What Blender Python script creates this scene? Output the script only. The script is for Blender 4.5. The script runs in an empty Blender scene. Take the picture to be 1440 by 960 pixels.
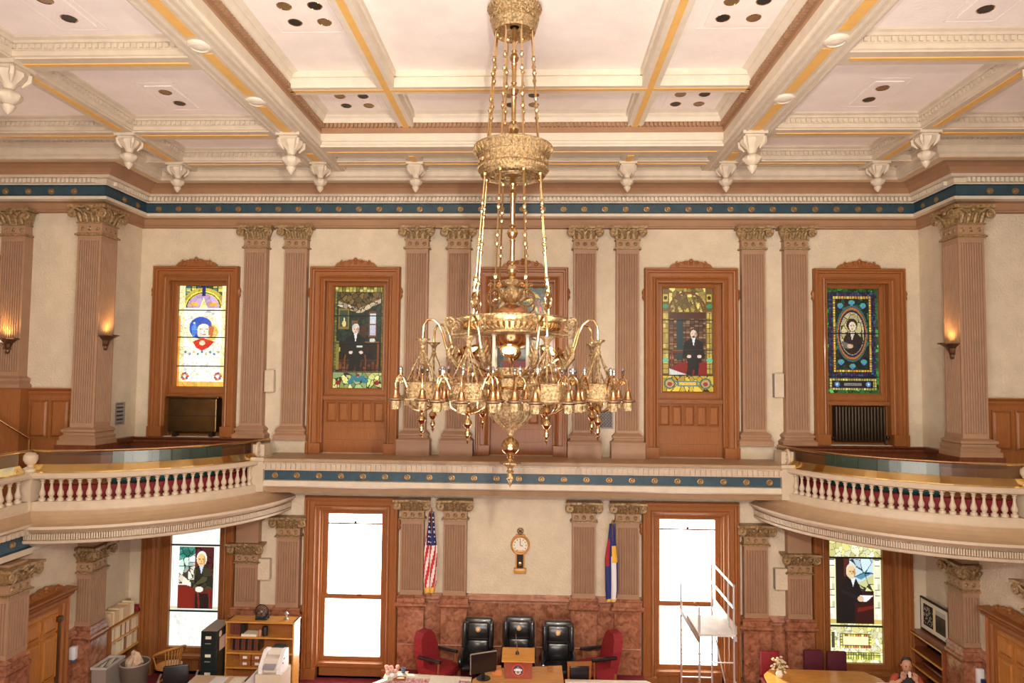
import bpy, bmesh, math, random
import numpy as np
from mathutils import Matrix, Vector
random.seed(7); np.random.seed(7)
PI = math.pi; E = 6.35
C = bpy.context.scene.collection
scn = bpy.context.scene

# ------------------------------------------------------------------ camera, world, lights
cam = bpy.data.cameras.new('camera'); camo = bpy.data.objects.new('camera', cam); C.objects.link(camo)
cam.sensor_width = 36; cam.lens = 950 / 1440 * 36; cam.clip_end = 200
YAW, PITCH, ROLL = .0372, .0520, .0097
fw = Vector((-math.sin(YAW) * math.cos(PITCH), math.cos(YAW) * math.cos(PITCH), math.sin(PITCH)))
rt = Vector((math.cos(YAW), math.sin(YAW), 0)); up = rt.cross(fw)
r2 = rt * math.cos(ROLL) + up * math.sin(ROLL); u2 = up * math.cos(ROLL) - rt * math.sin(ROLL)
camo.matrix_world = Matrix(((r2.x, u2.x, -fw.x, .34), (r2.y, u2.y, -fw.y, 0), (r2.z, u2.z, -fw.z, E), (0, 0, 0, 1)))
scn.camera = camo
scn.view_settings.view_transform = 'Standard'; scn.view_settings.look = 'None'
scn.view_settings.gamma = 1; scn.view_settings.use_curve_mapping = False
scn.view_settings.exposure = 0.30
w = bpy.data.worlds.new('daylight'); scn.world = w; w.use_nodes = True
bg = w.node_tree.nodes['Background']; bg.inputs[0].default_value = (1, .94, .85, 1); bg.inputs[1].default_value = 13.0

def light(name, kind, loc, energy, color=(1, .9, .78), size=1, size_y=None, aim=None, spot=None, portal=False):
    l = bpy.data.lights.new(name, kind); l.energy = energy; l.color = color
    if kind == 'AREA':
        l.size = size
        if size_y: l.shape = 'RECTANGLE'; l.size_y = size_y
        if portal: l.cycles.is_portal = True
    elif kind == 'SPOT': l.spot_size = spot or 2; l.spot_blend = .8; l.shadow_soft_size = size
    elif kind == 'POINT': l.shadow_soft_size = size
    elif kind == 'SUN': l.angle = size
    o = bpy.data.objects.new(name, l); C.objects.link(o); o.location = loc
    if aim is not None:
        o.rotation_euler = (Vector(aim) - Vector(loc)).to_track_quat('-Z', 'Y').to_euler()
    return o
# unseen area lights added to brighten hall and ceiling, and the photographer's flash head
light('added_fill', 'AREA', (-3.2, -2.6, 9.6), 380, (1, .88, .75), 3.0, 2.0, aim=(0, 12, 5.5))
light('added_fill', 'AREA', (3.6, -2.6, 9.6), 320, (1, .88, .75), 3.0, 2.0, aim=(0, 12, 5.5))
light('added_fill', 'AREA', (0, 1.0, 3.2), 900, (1, .93, .88), 6.0, 4.0, aim=(0, 6.5, 14))
light('flash_lamp', 'SPOT', (.9, -.3, 7.6), 1900, (1, .90, .76), .10, aim=(0, 14, 5.4), spot=1.9)
light('sunlight', 'SUN', (0, 30, 20), 14, (1, .78, .48), .02, aim=(15, 0, 7))
for sx in (-1, 1):
    light('window_daylight', 'AREA', (3.58 * sx, 14.95, 1.85), 10, (1, 1, 1), 1.3, 3.1, aim=(3.58 * sx, 0, 1.85), portal=True)

# ------------------------------------------------------------------ materials
MATS = {}
def mat(name, col, rough=.6, metal=0, nz=0, amt=.15, bump=0, bscale=None, kind='noise', stretch=(1, 1, 1), col2=None, coat=0, emit=0, spec=None):
    if name in MATS: return MATS[name]
    m = bpy.data.materials.new(name); m.use_nodes = True; nt = m.node_tree; N = nt.nodes; L = nt.links
    b = N['Principled BSDF']; b.inputs['Roughness'].default_value = rough; b.inputs['Metallic'].default_value = metal
    b.inputs['Base Color'].default_value = (*col, 1)
    if coat: b.inputs['Coat Weight'].default_value = coat; b.inputs['Coat Roughness'].default_value = .12
    if spec is not None: b.inputs['Specular IOR Level'].default_value = spec
    if emit: b.inputs['Emission Color'].default_value = (*col, 1); b.inputs['Emission Strength'].default_value = emit
    tc = N.new('ShaderNodeTexCoord'); mp = N.new('ShaderNodeMapping'); L.new(tc.outputs['Object'], mp.inputs[0])
    mp.inputs['Scale'].default_value = stretch
    if nz:
        if kind == 'noise':
            t = N.new('ShaderNodeTexNoise'); t.inputs['Scale'].default_value = nz; t.inputs['Detail'].default_value = 6; out = t.outputs[0]
        elif kind == 'wood':
            t = N.new('ShaderNodeTexNoise'); t.inputs['Scale'].default_value = nz * 2.2; t.inputs['Detail'].default_value = 5
            t.inputs['Distortion'].default_value = .4; out = t.outputs[0]
        elif kind == 'marble':
            t = N.new('ShaderNodeTexNoise'); t.inputs['Scale'].default_value = nz; t.inputs['Detail'].default_value = 9
            t.inputs['Distortion'].default_value = .7; out = t.outputs[0]
        L.new(mp.outputs[0], t.inputs['Vector'])
        c2 = col2 or tuple(c * (1 - amt) for c in col); c1 = tuple(min(1, c * (1 + amt * .6)) for c in col)
        r = N.new('ShaderNodeValToRGB'); r.color_ramp.elements[0].color = (*c2, 1); r.color_ramp.elements[1].color = (*c1, 1)
        r.color_ramp.elements[0].position = .3; r.color_ramp.elements[1].position = .7
        L.new(out, r.inputs[0]); L.new(r.outputs[0], b.inputs['Base Color'])
    if bump:
        t2 = N.new('ShaderNodeTexNoise'); t2.inputs['Scale'].default_value = bscale or 40; t2.inputs['Detail'].default_value = 5
        L.new(mp.outputs[0], t2.inputs['Vector'])
        bp = N.new('ShaderNodeBump'); bp.inputs['Strength'].default_value = bump; bp.inputs['Distance'].default_value = .02
        L.new(t2.outputs[0], bp.inputs['Height']); L.new(bp.outputs[0], b.inputs['Normal'])
    MATS[name] = m
    return m
WALL = mat('acoustic plaster', (.68, .575, .43), .85, nz=3.5, amt=.08, bump=.9, bscale=26)
CREAM = mat('cream trim paint', (.62, .53, .41), .55, nz=6, amt=.08)
CREAMW = mat('light cream trim', (.70, .62, .50), .55, nz=6, amt=.06)
DOORW = mat('orange oak door', (.50, .20, .045), .35, nz=5, kind='wood', amt=.2, stretch=(4, 4, .35))
STONE = mat('beige painted stone', (.56, .45, .33), .5, nz=6, amt=.08)
APRON = mat('tan painted apron', (.42, .28, .165), .5, nz=5, amt=.08)
TAN = mat('tan trim paint', (.35, .195, .105), .6, nz=5, amt=.08)
PIL = mat('dusky tan pilaster paint', (.36, .21, .125), .55, nz=4, amt=.08)
CEILP = mat('ceiling panel paint', (.93, .85, .79), .8, nz=3, amt=.05, bump=.35, bscale=30)
YEL = mat('ochre stripe paint', (.78, .46, .13), .5, nz=5, amt=.08)
BLUE = mat('deep blue frieze paint', (.026, .066, .095), .5, nz=9, amt=.25)
GOLDP = mat('antique gold leaf', (.36, .235, .11), .42, .3, nz=25, amt=.6, bump=.4, bscale=60)
GOLDR = mat('bronze rosette', (.34, .22, .10), .4, .6, nz=20, amt=.2)
WOOD = mat('varnished oak', (.31, .112, .032), .42, nz=5, kind='wood', amt=.16, stretch=(4, 4, .35), coat=.06, spec=.35)
WOODH = mat('varnished oak rail', (.31, .112, .032), .42, nz=5, kind='wood', amt=.28, stretch=(.35, 4, 4), coat=.06, spec=.35)
WOODL = mat('honey oak', (.60, .27, .055), .35, nz=4, kind='wood', amt=.2, stretch=(.5, 3, 3), coat=.3)
WOODD = mat('dark mahogany', (.16, .045, .018), .35, nz=4, kind='wood', amt=.3, stretch=(3, 3, .5), coat=.3)
MARB = mat('rose onyx marble', (.42, .18, .10), .22, nz=9, kind='marble', col2=(.17, .06, .032), coat=.3)
MARBL = mat('rose onyx moulding', (.52, .27, .18), .22, nz=6, kind='marble', col2=(.32, .14, .09), coat=.3)
BRASS = mat('polished brass', (.70, .49, .25), .20, 1, nz=14, amt=.12)
BRIGHT = mat('mirror brass strip', (.95, .72, .32), .14, 1)
BRASSO = mat('aged ornate brass', (.60, .44, .24), .34, 1, nz=38, amt=.6, bump=1, bscale=70)
SILV = mat('silvered brass', (.50, .42, .30), .26, 1, nz=30, amt=.2)
COPPER = mat('copper bowl', (.62, .33, .16), .25, 1, nz=5, amt=.1)
BRONZE = mat('dark bronze', (.20, .11, .06), .35, .8)
CARPET = mat('crimson carpet', (.20, .010, .020), .95, nz=60, amt=.35, bump=.5, bscale=150)
TEAL = mat('teal leather', (.012, .11, .10), .5, nz=8, amt=.2)
RED = mat('crimson upholstery', (.26, .012, .018), .7, nz=30, amt=.2)
BLACKL = mat('black leather', (.012, .012, .014), .28, nz=8, amt=.3, coat=.3)
BLACK = mat('black plastic', (.012, .012, .013), .4)
BLKM = mat('black enamelled steel', (.012, .02, .02), .35)
GREY = mat('grey plastic', (.32, .27, .24), .5)
WHITE = mat('white plastic', (.78, .78, .80), .4)
PAPER = mat('paper', (.80, .74, .62), .8, nz=30, amt=.08)
STEEL = mat('galvanised steel', (.62, .60, .58), .35, .9)
IRON = mat('brown radiator iron', (.055, .036, .022), .4, .5)
RADC = mat('bronze sheet cover', (.17, .10, .04), .3, .85, nz=4, amt=.2)
SKIN = mat('skin', (.50, .27, .17), .55)
HAIR = mat('dark hair', (.02, .013, .010), .7)
GLASSC = mat('clear bulb glass', (.55, .55, .60), .10, 1)
EMW = mat('lit lamp lens', (1, .86, .55), .3, emit=1.0)
EMS = mat('sconce lamp glow', (1, .70, .32), .3, emit=3)
def glassmat(name, tint, gl=.08, ro=.04):
    m = bpy.data.materials.new(name); m.use_nodes = True; nt = m.node_tree; N = nt.nodes; L = nt.links
    N.remove(N['Principled BSDF']); out = N['Material Output']
    t = N.new('ShaderNodeBsdfTransparent'); t.inputs[0].default_value = (*tint, 1)
    g = N.new('ShaderNodeBsdfGlossy'); g.inputs['Roughness'].default_value = ro
    fr = N.new('ShaderNodeLayerWeight'); fr.inputs[0].default_value = .25
    mx = N.new('ShaderNodeMixShader'); ma = N.new('ShaderNodeMath'); ma.operation = 'MULTIPLY_ADD'
    ma.inputs[1].default_value = .5; ma.inputs[2].default_value = gl
    L.new(fr.outputs['Fresnel'], ma.inputs[0]); L.new(ma.outputs[0], mx.inputs[0]); L.new(t.outputs[0], mx.inputs[1]); L.new(g.outputs[0], mx.inputs[2]); L.new(mx.outputs[0], out.inputs[0])
    return m
PANE = glassmat('window glass', (.96, .98, 1), .03)
PLEXI = glassmat('smoky safety glass', (.80, .78, .72), .05, .32)
def attrmat(name, emis=0, rough=.7):
    m = bpy.data.materials.new(name); m.use_nodes = True; nt = m.node_tree; N = nt.nodes; L = nt.links
    b = N['Principled BSDF']; b.inputs['Roughness'].default_value = rough
    a = N.new('ShaderNodeAttribute'); a.attribute_name = 'paint'
    if emis:
        b.inputs['Base Color'].default_value = (.02, .02, .02, 1)
        b.inputs['Roughness'].default_value = .25
        L.new(a.outputs['Color'], b.inputs['Emission Color']); b.inputs['Emission Strength'].default_value = emis
    else: L.new(a.outputs['Color'], b.inputs['Base Color'])
    return m
STAIN = attrmat('leaded stained glass', .80)  # panes emit their own colours in place of daylight from outside
PRINT = attrmat('dyed cloth and print', 0)

# ------------------------------------------------------------------ mesh builder
class MB:
    def __init__(s): s.v = []; s.f = []; s.m = []
    def add(s, vs, fs, mi=0):
        k = len(s.v); s.v += [tuple(p) for p in vs]; s.f += [tuple(i + k for i in f) for f in fs]
        s.m += (mi if isinstance(mi, list) else [mi] * len(fs)); return s
    def box(s, x0, x1, y0, y1, z0, z1, mi=0):
        return s.add([(x0, y0, z0), (x1, y0, z0), (x1, y1, z0), (x0, y1, z0), (x0, y0, z1), (x1, y0, z1), (x1, y1, z1), (x0, y1, z1)],
              [(0, 3, 2, 1), (4, 5, 6, 7), (0, 1, 5, 4), (1, 2, 6, 5), (2, 3, 7, 6), (3, 0, 4, 7)], mi)
    def bbox(s, x0, x1, y0, y1, z0, z1, b=.02, mi=0):    # softened box (chamfered edges on all sides)
        bm = bmesh.new(); bmesh.ops.create_cube(bm, size=1)
        for v in bm.verts: v.co = Vector(((x0 + x1) / 2 + v.co.x * (x1 - x0), (y0 + y1) / 2 + v.co.y * (y1 - y0), (z0 + z1) / 2 + v.co.z * (z1 - z0)))
        bmesh.ops.bevel(bm, geom=bm.edges[:] + bm.verts[:], offset=b, segments=2, affect='EDGES', profile=.5)
        bm.verts.index_update()
        s.add([v.co[:] for v in bm.verts], [[v.index for v in f.verts] for f in bm.faces], mi); bm.free(); return s
    def lathe(s, prof, n=16, c=(0, 0, 0), mi=0, mod=None, axis=None, a0=0, a1=2 * PI):
        full = abs(a1 - a0 - 2 * PI) < 1e-6; cols = n if full else n + 1
        vs = []
        M = None
        if axis is not None: M = Vector((0, 0, 1)).rotation_difference(Vector(axis).normalized()).to_matrix()
        for i, p in enumerate(prof):
            r, z = p[0], p[1]
            for j in range(cols):
                a = a0 + (a1 - a0) * j / n; rr = r
                if mod and i in mod[0]: rr = r * (1 + mod[2] * math.cos(mod[1] * a))
                q = Vector((rr * math.cos(a), rr * math.sin(a), z))
                if M: q = M @ q
                vs.append((q.x + c[0], q.y + c[1], q.z + c[2]))
        fs = []
        for i in range(len(prof) - 1):
            for j in range(n):
                j2 = (j + 1) % cols if full else j + 1
                fs.append((i * cols + j, i * cols + j2, (i + 1) * cols + j2, (i + 1) * cols + j))
        return s.add(vs, fs, mi)
    def ball(s, c, r, n=10, mi=0, sz=1):
        k = max(4, n // 2)
        return s.lathe([(max(1e-4, r * math.sin(PI * i / k)), -r * sz * math.cos(PI * i / k)) for i in range(k + 1)], n, c, mi)
    def tube(s, pts, r, n=6, mi=0, cap=True):
        pts = [Vector(p) for p in pts]; rs = r if isinstance(r, (list, tuple)) else [r] * len(pts)
        vs = []; prev = None
        for i, p in enumerate(pts):
            d = (pts[min(i + 1, len(pts) - 1)] - pts[max(i - 1, 0)]).normalized()
            if prev is None:
                a = Vector((0, 0, 1)) if abs(d.z) < .9 else Vector((1, 0, 0)); x = d.cross(a).normalized()
            else: x = (prev - d * prev.dot(d)).normalized()
            prev = x; y = d.cross(x)
            for j in range(n):
                t = 2 * PI * j / n; vs.append(p + (x * math.cos(t) + y * math.sin(t)) * rs[i])
        fs = [(i * n + j, i * n + (j + 1) % n, (i + 1) * n + (j + 1) % n, (i + 1) * n + j) for i in range(len(pts) - 1) for j in range(n)]
        if cap: fs += [tuple(range(n))[::-1], tuple((len(pts) - 1) * n + j for j in range(n))]
        return s.add([v[:] for v in vs], fs, mi)
    def sweep(s, path, prof, closed=False, mp=None, mi=None, cap=True):
        """profile points (offset to the right of the path, height[, material]) carried along a 2-D path with mitres"""
        n = len(path); k = len(prof); vs = []
        for i in range(n):
            p = Vector(path[i])
            a = Vector(path[(i - 1) % n]) if (closed or i > 0) else None
            b = Vector(path[(i + 1) % n]) if (closed or i < n - 1) else None
            d1 = (p - a).normalized() if a is not None else None; d2 = (b - p).normalized() if b is not None else None
            if d1 is None: d1 = d2
            if d2 is None: d2 = d1
            n1 = Vector((d1.y, -d1.x)); n2 = Vector((d2.y, -d2.x)); m = (n1 + n2).normalized(); m = m / max(.2, m.dot(n1))
            for q in prof:
                x, y, z = p.x + m.x * q[0], p.y + m.y * q[0], q[1]
                vs.append(mp(x, y, z) if mp else (x, y, z))
        fs = []; ms = []
        for i in range(n if closed else n - 1):
            for j in range(k - 1):
                i2 = (i + 1) % n
                fs.append((i * k + j, i2 * k + j, i2 * k + j + 1, i * k + j + 1)); ms.append(mi if mi is not None else (prof[j][2] if len(prof[j]) > 2 else 0))
        if cap and not closed:
            fs += [tuple(range(k)), tuple((n - 1) * k + j for j in range(k))[::-1]]; ms += [ms[0]] * 2
        return s.add(vs, fs, ms)
    def holes(s, a0, a1, b0, b1, hs, mp, mi=0, thick=None):
        """flat plate with rectangular openings; thick=(mp_back) adds the reveals"""
        A = sorted({a0, a1, *[min(max(v, a0), a1) for h in hs for v in h[:2]]}); B = sorted({b0, b1, *[min(max(v, b0), b1) for h in hs for v in h[2:4]]})
        idx = {}
        def P(a, b):
            if (a, b) not in idx: idx[(a, b)] = len(s.v); s.v.append(tuple(mp(a, b)))
            return idx[(a, b)]
        for i in range(len(A) - 1):
            for j in range(len(B) - 1):
                ca, cb = (A[i] + A[i + 1]) / 2, (B[j] + B[j + 1]) / 2
                if any(h[0] < ca < h[1] and h[2] < cb < h[3] for h in hs): continue
                s.f.append((P(A[i], B[j]), P(A[i + 1], B[j]), P(A[i + 1], B[j + 1]), P(A[i], B[j + 1]))); s.m.append(mi)
        if thick:
            for h in hs:
                q = [(h[0], h[2]), (h[1], h[2]), (h[1], h[3]), (h[0], h[3])]
                k = len(s.v); s.v += [tuple(mp(*t)) for t in q] + [tuple(thick(*t)) for t in q]
                for e in range(4): s.f.append((k + e, k + (e + 1) % 4, k + 4 + (e + 1) % 4, k + 4 + e)); s.m.append(mi)
        return s
    def prism(s, poly, mp, a, b, mi=0):
        n = len(poly); vs = [mp(x, y, a) for x, y in poly] + [mp(x, y, b) for x, y in poly]
        return s.add(vs, [tuple(range(n))[::-1], tuple(range(n, 2 * n))] + [(i, (i + 1) % n, n + (i + 1) % n, n + i) for i in range(n)], mi)

def obj(name, mb, mats, parent=None, smooth=False, world=None):
    me = bpy.data.meshes.new(name); me.from_pydata(mb.v, [], mb.f)
    ml = mats if isinstance(mats, (list, tuple)) else [mats]
    for m in ml: me.materials.append(m)
    if len(ml) > 1: me.polygons.foreach_set('material_index', mb.m)
    bm = bmesh.new(); bm.from_mesh(me); bmesh.ops.recalc_face_normals(bm, faces=bm.faces); bm.to_mesh(me); bm.free()
    if smooth:
        me.polygons.foreach_set('use_smooth', [True] * len(me.polygons))
        try: me.set_sharp_from_angle(angle=math.radians(38))
        except Exception: pass
    me.update()
    return link(name, me, parent, world)
def link(name, me, parent=None, world=None):
    o = bpy.data.objects.new(name, me); C.objects.link(o)
    if parent is not None:
        o.parent = parent
        w = world if world is not None else parent.get('_w', 0)
        if w: o.matrix_parent_inverse = Matrix.Translation(-Vector(parent['_o']))
    return o
def tag(o, label=None, cat=None, group=None, kind=None):
    if label: o['label'] = label
    if cat: o['category'] = cat
    if group: o['group'] = group
    if kind: o['kind'] = kind
    return o
def thing(name, label, cat, loc=(0, 0, 0), rz=0, group=None, kind=None, world=False):
    """Empty at the base of a thing; world=True: its parts are written in room coordinates"""
    o = bpy.data.objects.new(name, None); C.objects.link(o); o.location = loc; o.rotation_euler = (0, 0, rz); o.empty_display_size = .1
    o['_w'] = 1 if world else 0; o['_o'] = tuple(loc)
    return tag(o, label, cat, group, kind)
def kids(o): return [c for c in bpy.data.objects if c.parent == o]
def dup(root, loc, rz=None, label=None, group=None, sc=None):
    r = root.copy(); C.objects.link(r); r.location = loc
    if rz is not None: r.rotation_euler = (0, 0, rz)
    if sc: r.scale = sc
    if label: r['label'] = label
    if group: r['group'] = group
    for ch in KID(root):
        c = ch.copy(); C.objects.link(c); c.parent = r
        for g in KID(ch):
            d = g.copy(); C.objects.link(d); d.parent = c
    return r
_kc = {}
def KID(o):
    if o.name not in _kc: _kc[o.name] = kids(o)
    return _kc[o.name]
def spiral(c, r0, r1, turns, plane='xz', n=18, start=0, sgn=1):
    out = []
    for i in range(n + 1):
        t = i / n; a = start + sgn * turns * 2 * PI * t; r = r0 + (r1 - r0) * t
        x, z = r * math.cos(a), r * math.sin(a)
        out.append((c[0] + x, c[1], c[2] + z) if plane == 'xz' else (c[0], c[1] + x, c[2] + z))
    return out
# ------------------------------------------------------------------ room shell
GF = 3.75                       # gallery floor height
WT = 14.4                       # end wall plane
fl = obj('floor', MB().box(-13, 13, -4, 14.75, -.12, 0), CARPET); tag(fl, 'crimson carpeted floor of the chamber', 'floor', kind='structure')
UW = [(-7.07, .94, 5.0), (-3.58, .98, 4.685), (.02, .97, 4.685), (3.58, .98, 4.685), (7.07, .94, 5.0)]      # upper windows: centre, half width, foot
LW = [(-7.04, 1.0), (-3.55, 1.0), (3.55, 1.0), (7.04, 1.0)]
holes = [(c - h + .24, c + h - .24, z, 8.44) for c, h, z in UW] + [(c - h + .24, c + h - .24, 0.0, 3.56) for c, h in LW]
mb = MB().holes(-8.35, 8.35, 0, 10.3, holes, lambda a, b: (a, WT, b), thick=lambda a, b: (a, WT + .35, b))
tag(obj('wall_back', mb, WALL), 'cream plastered end wall with stained glass windows', 'wall', kind='structure')
mb = MB().box(-10.25, -8.361, 13, 13.35, GF, 10.3).box(-13, -11.75, 13, 13.35, GF, 10.3).box(-11.75, -10.25, 13, 13.35, 8.4, 10.3).box(-11.75, -10.25, 13, 13.35, GF, 6.0)
tag(obj('wall_left_gallery', mb, WALL), 'cream wall behind the left gallery pier, pierced by the edge window', 'wall', kind='structure')
tag(obj('wall_left', MB().box(-8.45, -8.35, -4, 13, 0, 3.25).box(-8.45, -8.35, 13, 14.75, 0, 3.8), WALL), 'cream lower side wall behind the left door and bookcase', 'wall', kind='structure')
tag(obj('wall_left_jog', MB().box(-8.45, -8.35, 13.35, 14.75, 3.8, 10.3).box(-8.36, -8.35, 12.99, 13.36, 3.8, 10.3), WALL), 'cream return wall between left pier and bright leaded window', 'wall', kind='structure')
tag(obj('wall_left_outer', MB().box(-13.1, -13, -4, 13.35, GF, 10.9), WALL), 'cream outer wall of the left gallery beyond the frame', 'wall', kind='structure')
tag(obj('wall_right_gallery', MB().box(8.36, 13, 13, 13.35, GF, 10.3), WALL), 'cream wall behind the right gallery pier above oak wainscot', 'wall', kind='structure')
tag(obj('wall_right', MB().box(8.35, 8.45, -4, 13, 0, 3.25).box(8.35, 8.45, 13, 14.75, 0, 3.8), WALL), 'cream lower side wall behind the right door and picture', 'wall', kind='structure')
tag(obj('wall_right_jog', MB().box(8.35, 8.45, 13.35, 14.75, 3.8, 10.3).box(8.35, 8.359, 12.99, 13.36, 3.8, 10.3), WALL), 'cream return wall between right pier and oval portrait window', 'wall', kind='structure')
tag(obj('wall_right_outer', MB().box(13, 13.1, -4, 13.35, GF, 10.9), WALL), 'cream outer wall of the right gallery beyond the frame', 'wall', kind='structure')
tag(obj('wall_rear', MB().box(-13.1, 13.1, -4.1, -4, 0, 11.2), WALL), 'plain cream wall behind the photographer', 'wall', kind='structure')

# ceiling -----------------------------------------------------------
ZB, ZP, ZR = E + 4.15, E + 4.40, E + 4.75       # beam soffit, side panels, recess panels
ceil = thing('ceiling', 'coffered cream ceiling with ochre striped beams and a raised centre', 'ceiling', (0, 5, ZB), kind='structure', world=True)
RX, RY0, RY1 = 3.64, 4.8, 12.0
YB = [(13.14, 13.44), (11.58, 12.86), (8.88, 11.22), (6.18, 8.52), (3.48, 5.82), (.78, 3.12), (-1.9, .42)]
cells = []
for sx in (-1, 1):
    for y0, y1 in YB: cells.append((4.27, 6.67, y0, y1, sx))
    cells.append((6.99, 7.40, 13.14, 13.44, sx))
    for y0, y1 in YB[2:]: cells.append((6.99, 9.6, y0, y1, sx)); cells.append((9.9, 12.6, y0, y1, sx))
for y0, y1 in ((13.14, 13.44), (12.56, 12.86)):
    cells.append((2.2, 3.6, y0, y1, 1)); cells.append((2.2, 3.6, y0, y1, -1)); cells.append((-1.93, 1.93, y0, y1, 0))
for y0, y1 in YB[5:]:
    cells.append((2.2, 3.6, y0, y1, 1)); cells.append((2.2, 3.6, y0, y1, -1)); cells.append((-1.93, 1.93, y0, y1, 0))
rects = []
for x0, x1, y0, y1, sx in cells:
    rects.append((x0, x1, y0, y1) if sx >= 0 else (-x1, -x0, y0, y1))
elles = []
for sx in (-1, 1):
    L = [(6.99, 11.58), (6.99, 12.86), (7.40, 12.86), (7.40, 12.05), (12.6, 12.05), (12.6, 11.58)]
    elles.append([(x * sx, y) for x, y in L][::sx])
hs = rects + [(-RX, RX, RY0, RY1)] + [(6.99, 7.40, 11.58, 12.86), (-7.40, -6.99, 11.58, 12.86), (6.99, 12.6, 11.58, 12.05), (-12.6, -6.99, 11.58, 12.05)]
obj('beam_soffit', MB().holes(-13, 13, -4, 14.4, hs, lambda a, b: (a, b, ZB)), CREAM, ceil)
RIM = [(0, 0), (.0, .02), (.03, .03), (.03, .09), (.055, .10), (.055, .17), (.08, .18), (.09, .21), (.13, .23), (.14, .25)]
teeth = MB()
def rim(poly):
    b = MB(); b.sweep(poly, [(o, ZB + z) for o, z in RIM], closed=True)
    b.add([(x, y, ZP) for x, y in poly], [tuple(range(len(poly)))], 1)
    obj('coffer', b, [CREAM, CEILP], ceil)
    n = len(poly)
    for i in range(n):
        a, c2 = Vector(poly[i]), Vector(poly[(i + 1) % n]); d = (c2 - a); Ln = d.length; d.normalize(); nn = Vector((d.y, -d.x))
        if min(a.y, c2.y) < 5: continue
        k = int(Ln / .085)
        for j in range(1, k):
            p = a + d * (Ln * j / k); q = p + nn * .055; r = p + nn * .085
            for (u, v2) in ((q, r),):
                w2 = d * .022
                P4 = [u - w2, u + w2, v2 + w2, v2 - w2]
                teeth.add([(t.x, t.y, ZB + .105) for t in P4] + [(t.x, t.y, ZB + .165) for t in P4], [(0, 1, 2, 3), (4, 5, 6, 7), (0, 1, 5, 4), (1, 2, 6, 5), (2, 3, 7, 6), (3, 0, 4, 7)])
for x0, x1, y0, y1 in rects: rim([(x0, y0), (x0, y1), (x1, y1), (x1, y0)])
for L in elles:
    if True:
        ar = sum(L[i][0] * L[(i + 1) % 6][1] - L[(i + 1) % 6][0] * L[i][1] for i in range(6))
        rim(L if ar < 0 else L[::-1])
tag(obj('egg_and_dart', teeth, CREAM, ceil), kind='stuff')
# raised centre
RPR = [(0, 0, 0), (0, .03, 0), (.03, .05, 0), (.03, .09, 0), (.0, .11, 0), (.0, .25, 1), (.02, .27, 1), (.02, .42, 1), (.05, .43, 0), (.09, .50, 0), (.12, .53, 0), (.12, .56, 0), (.20, .60, 0)]
b = MB().sweep([(-RX, RY0), (-RX, RY1), (RX, RY1), (RX, RY0)], [(o, ZB + z, m) for o, z, m in RPR], closed=True)
obj('recess_cornice', b, [CREAMW, TAN], ceil)
tt = MB()
for i in range(int(2 * RX / .075)):
    x = -RX + .04 + i * .075; tt.box(x, x + .045, RY1 - .075, RY1 - .02, ZB + .345, ZB + .415)
for i in range(int((RY1 - RY0) / .075)):
    y = RY0 + .04 + i * .075
    for sx in (-1, 1): tt.box(*sorted((sx * (RX - .075), sx * (RX - .02))), y, y + .045, ZB + .345, ZB + .415)
tag(obj('recess_dentils', tt, TAN, ceil), kind='stuff')
gx = [-RX + .1, -2.2, -1.93, 1.93, 2.2, RX - .1]; gy = [RY0 + .1, 6.27, 6.54, 10.27, 10.54, RY1 - .1]
gx = [(gx[0], gx[1]), (gx[2], gx[3]), (gx[4], gx[5])]; gy = [(gy[0], gy[1]), (gy[2], gy[3]), (gy[4], gy[5])]
for x0, x1 in gx:
    for y0, y1 in gy: obj('recess_panel', MB().box(x0, x1, y0, y1, ZR, ZR + .03), CEILP, ceil)
for X in (-2.065, 2.065):
    b = MB().box(X - .135, X + .135, RY0 + .02, RY1 - .02, ZB + .35, ZR + .02).box(X - .05, X + .05, RY0 + .02, RY1 - .02, ZB + .344, ZB + .36, 1)
    for s2 in (-1, 1): b.box(*sorted((X + s2 * .13, X + s2 * .17)), RY0, RY1, ZR - .09, ZR + .01)
    obj('recess_beam', b, [CREAMW, YEL], ceil)
for Y in (6.405, 10.405):
    b = MB().box(-RX, RX, Y - .134, Y + .134, ZB + .351, ZR + .02).box(-RX, RX, Y - .04, Y + .04, ZB + .345, ZB + .36, 1)
    for s2 in (-1, 1): b.box(-RX, RX, *sorted((Y + s2 * .13, Y + s2 * .17)), ZR - .09, ZR + .01)
    obj('recess_beam', b, [CREAMW, YEL], ceil)
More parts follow.
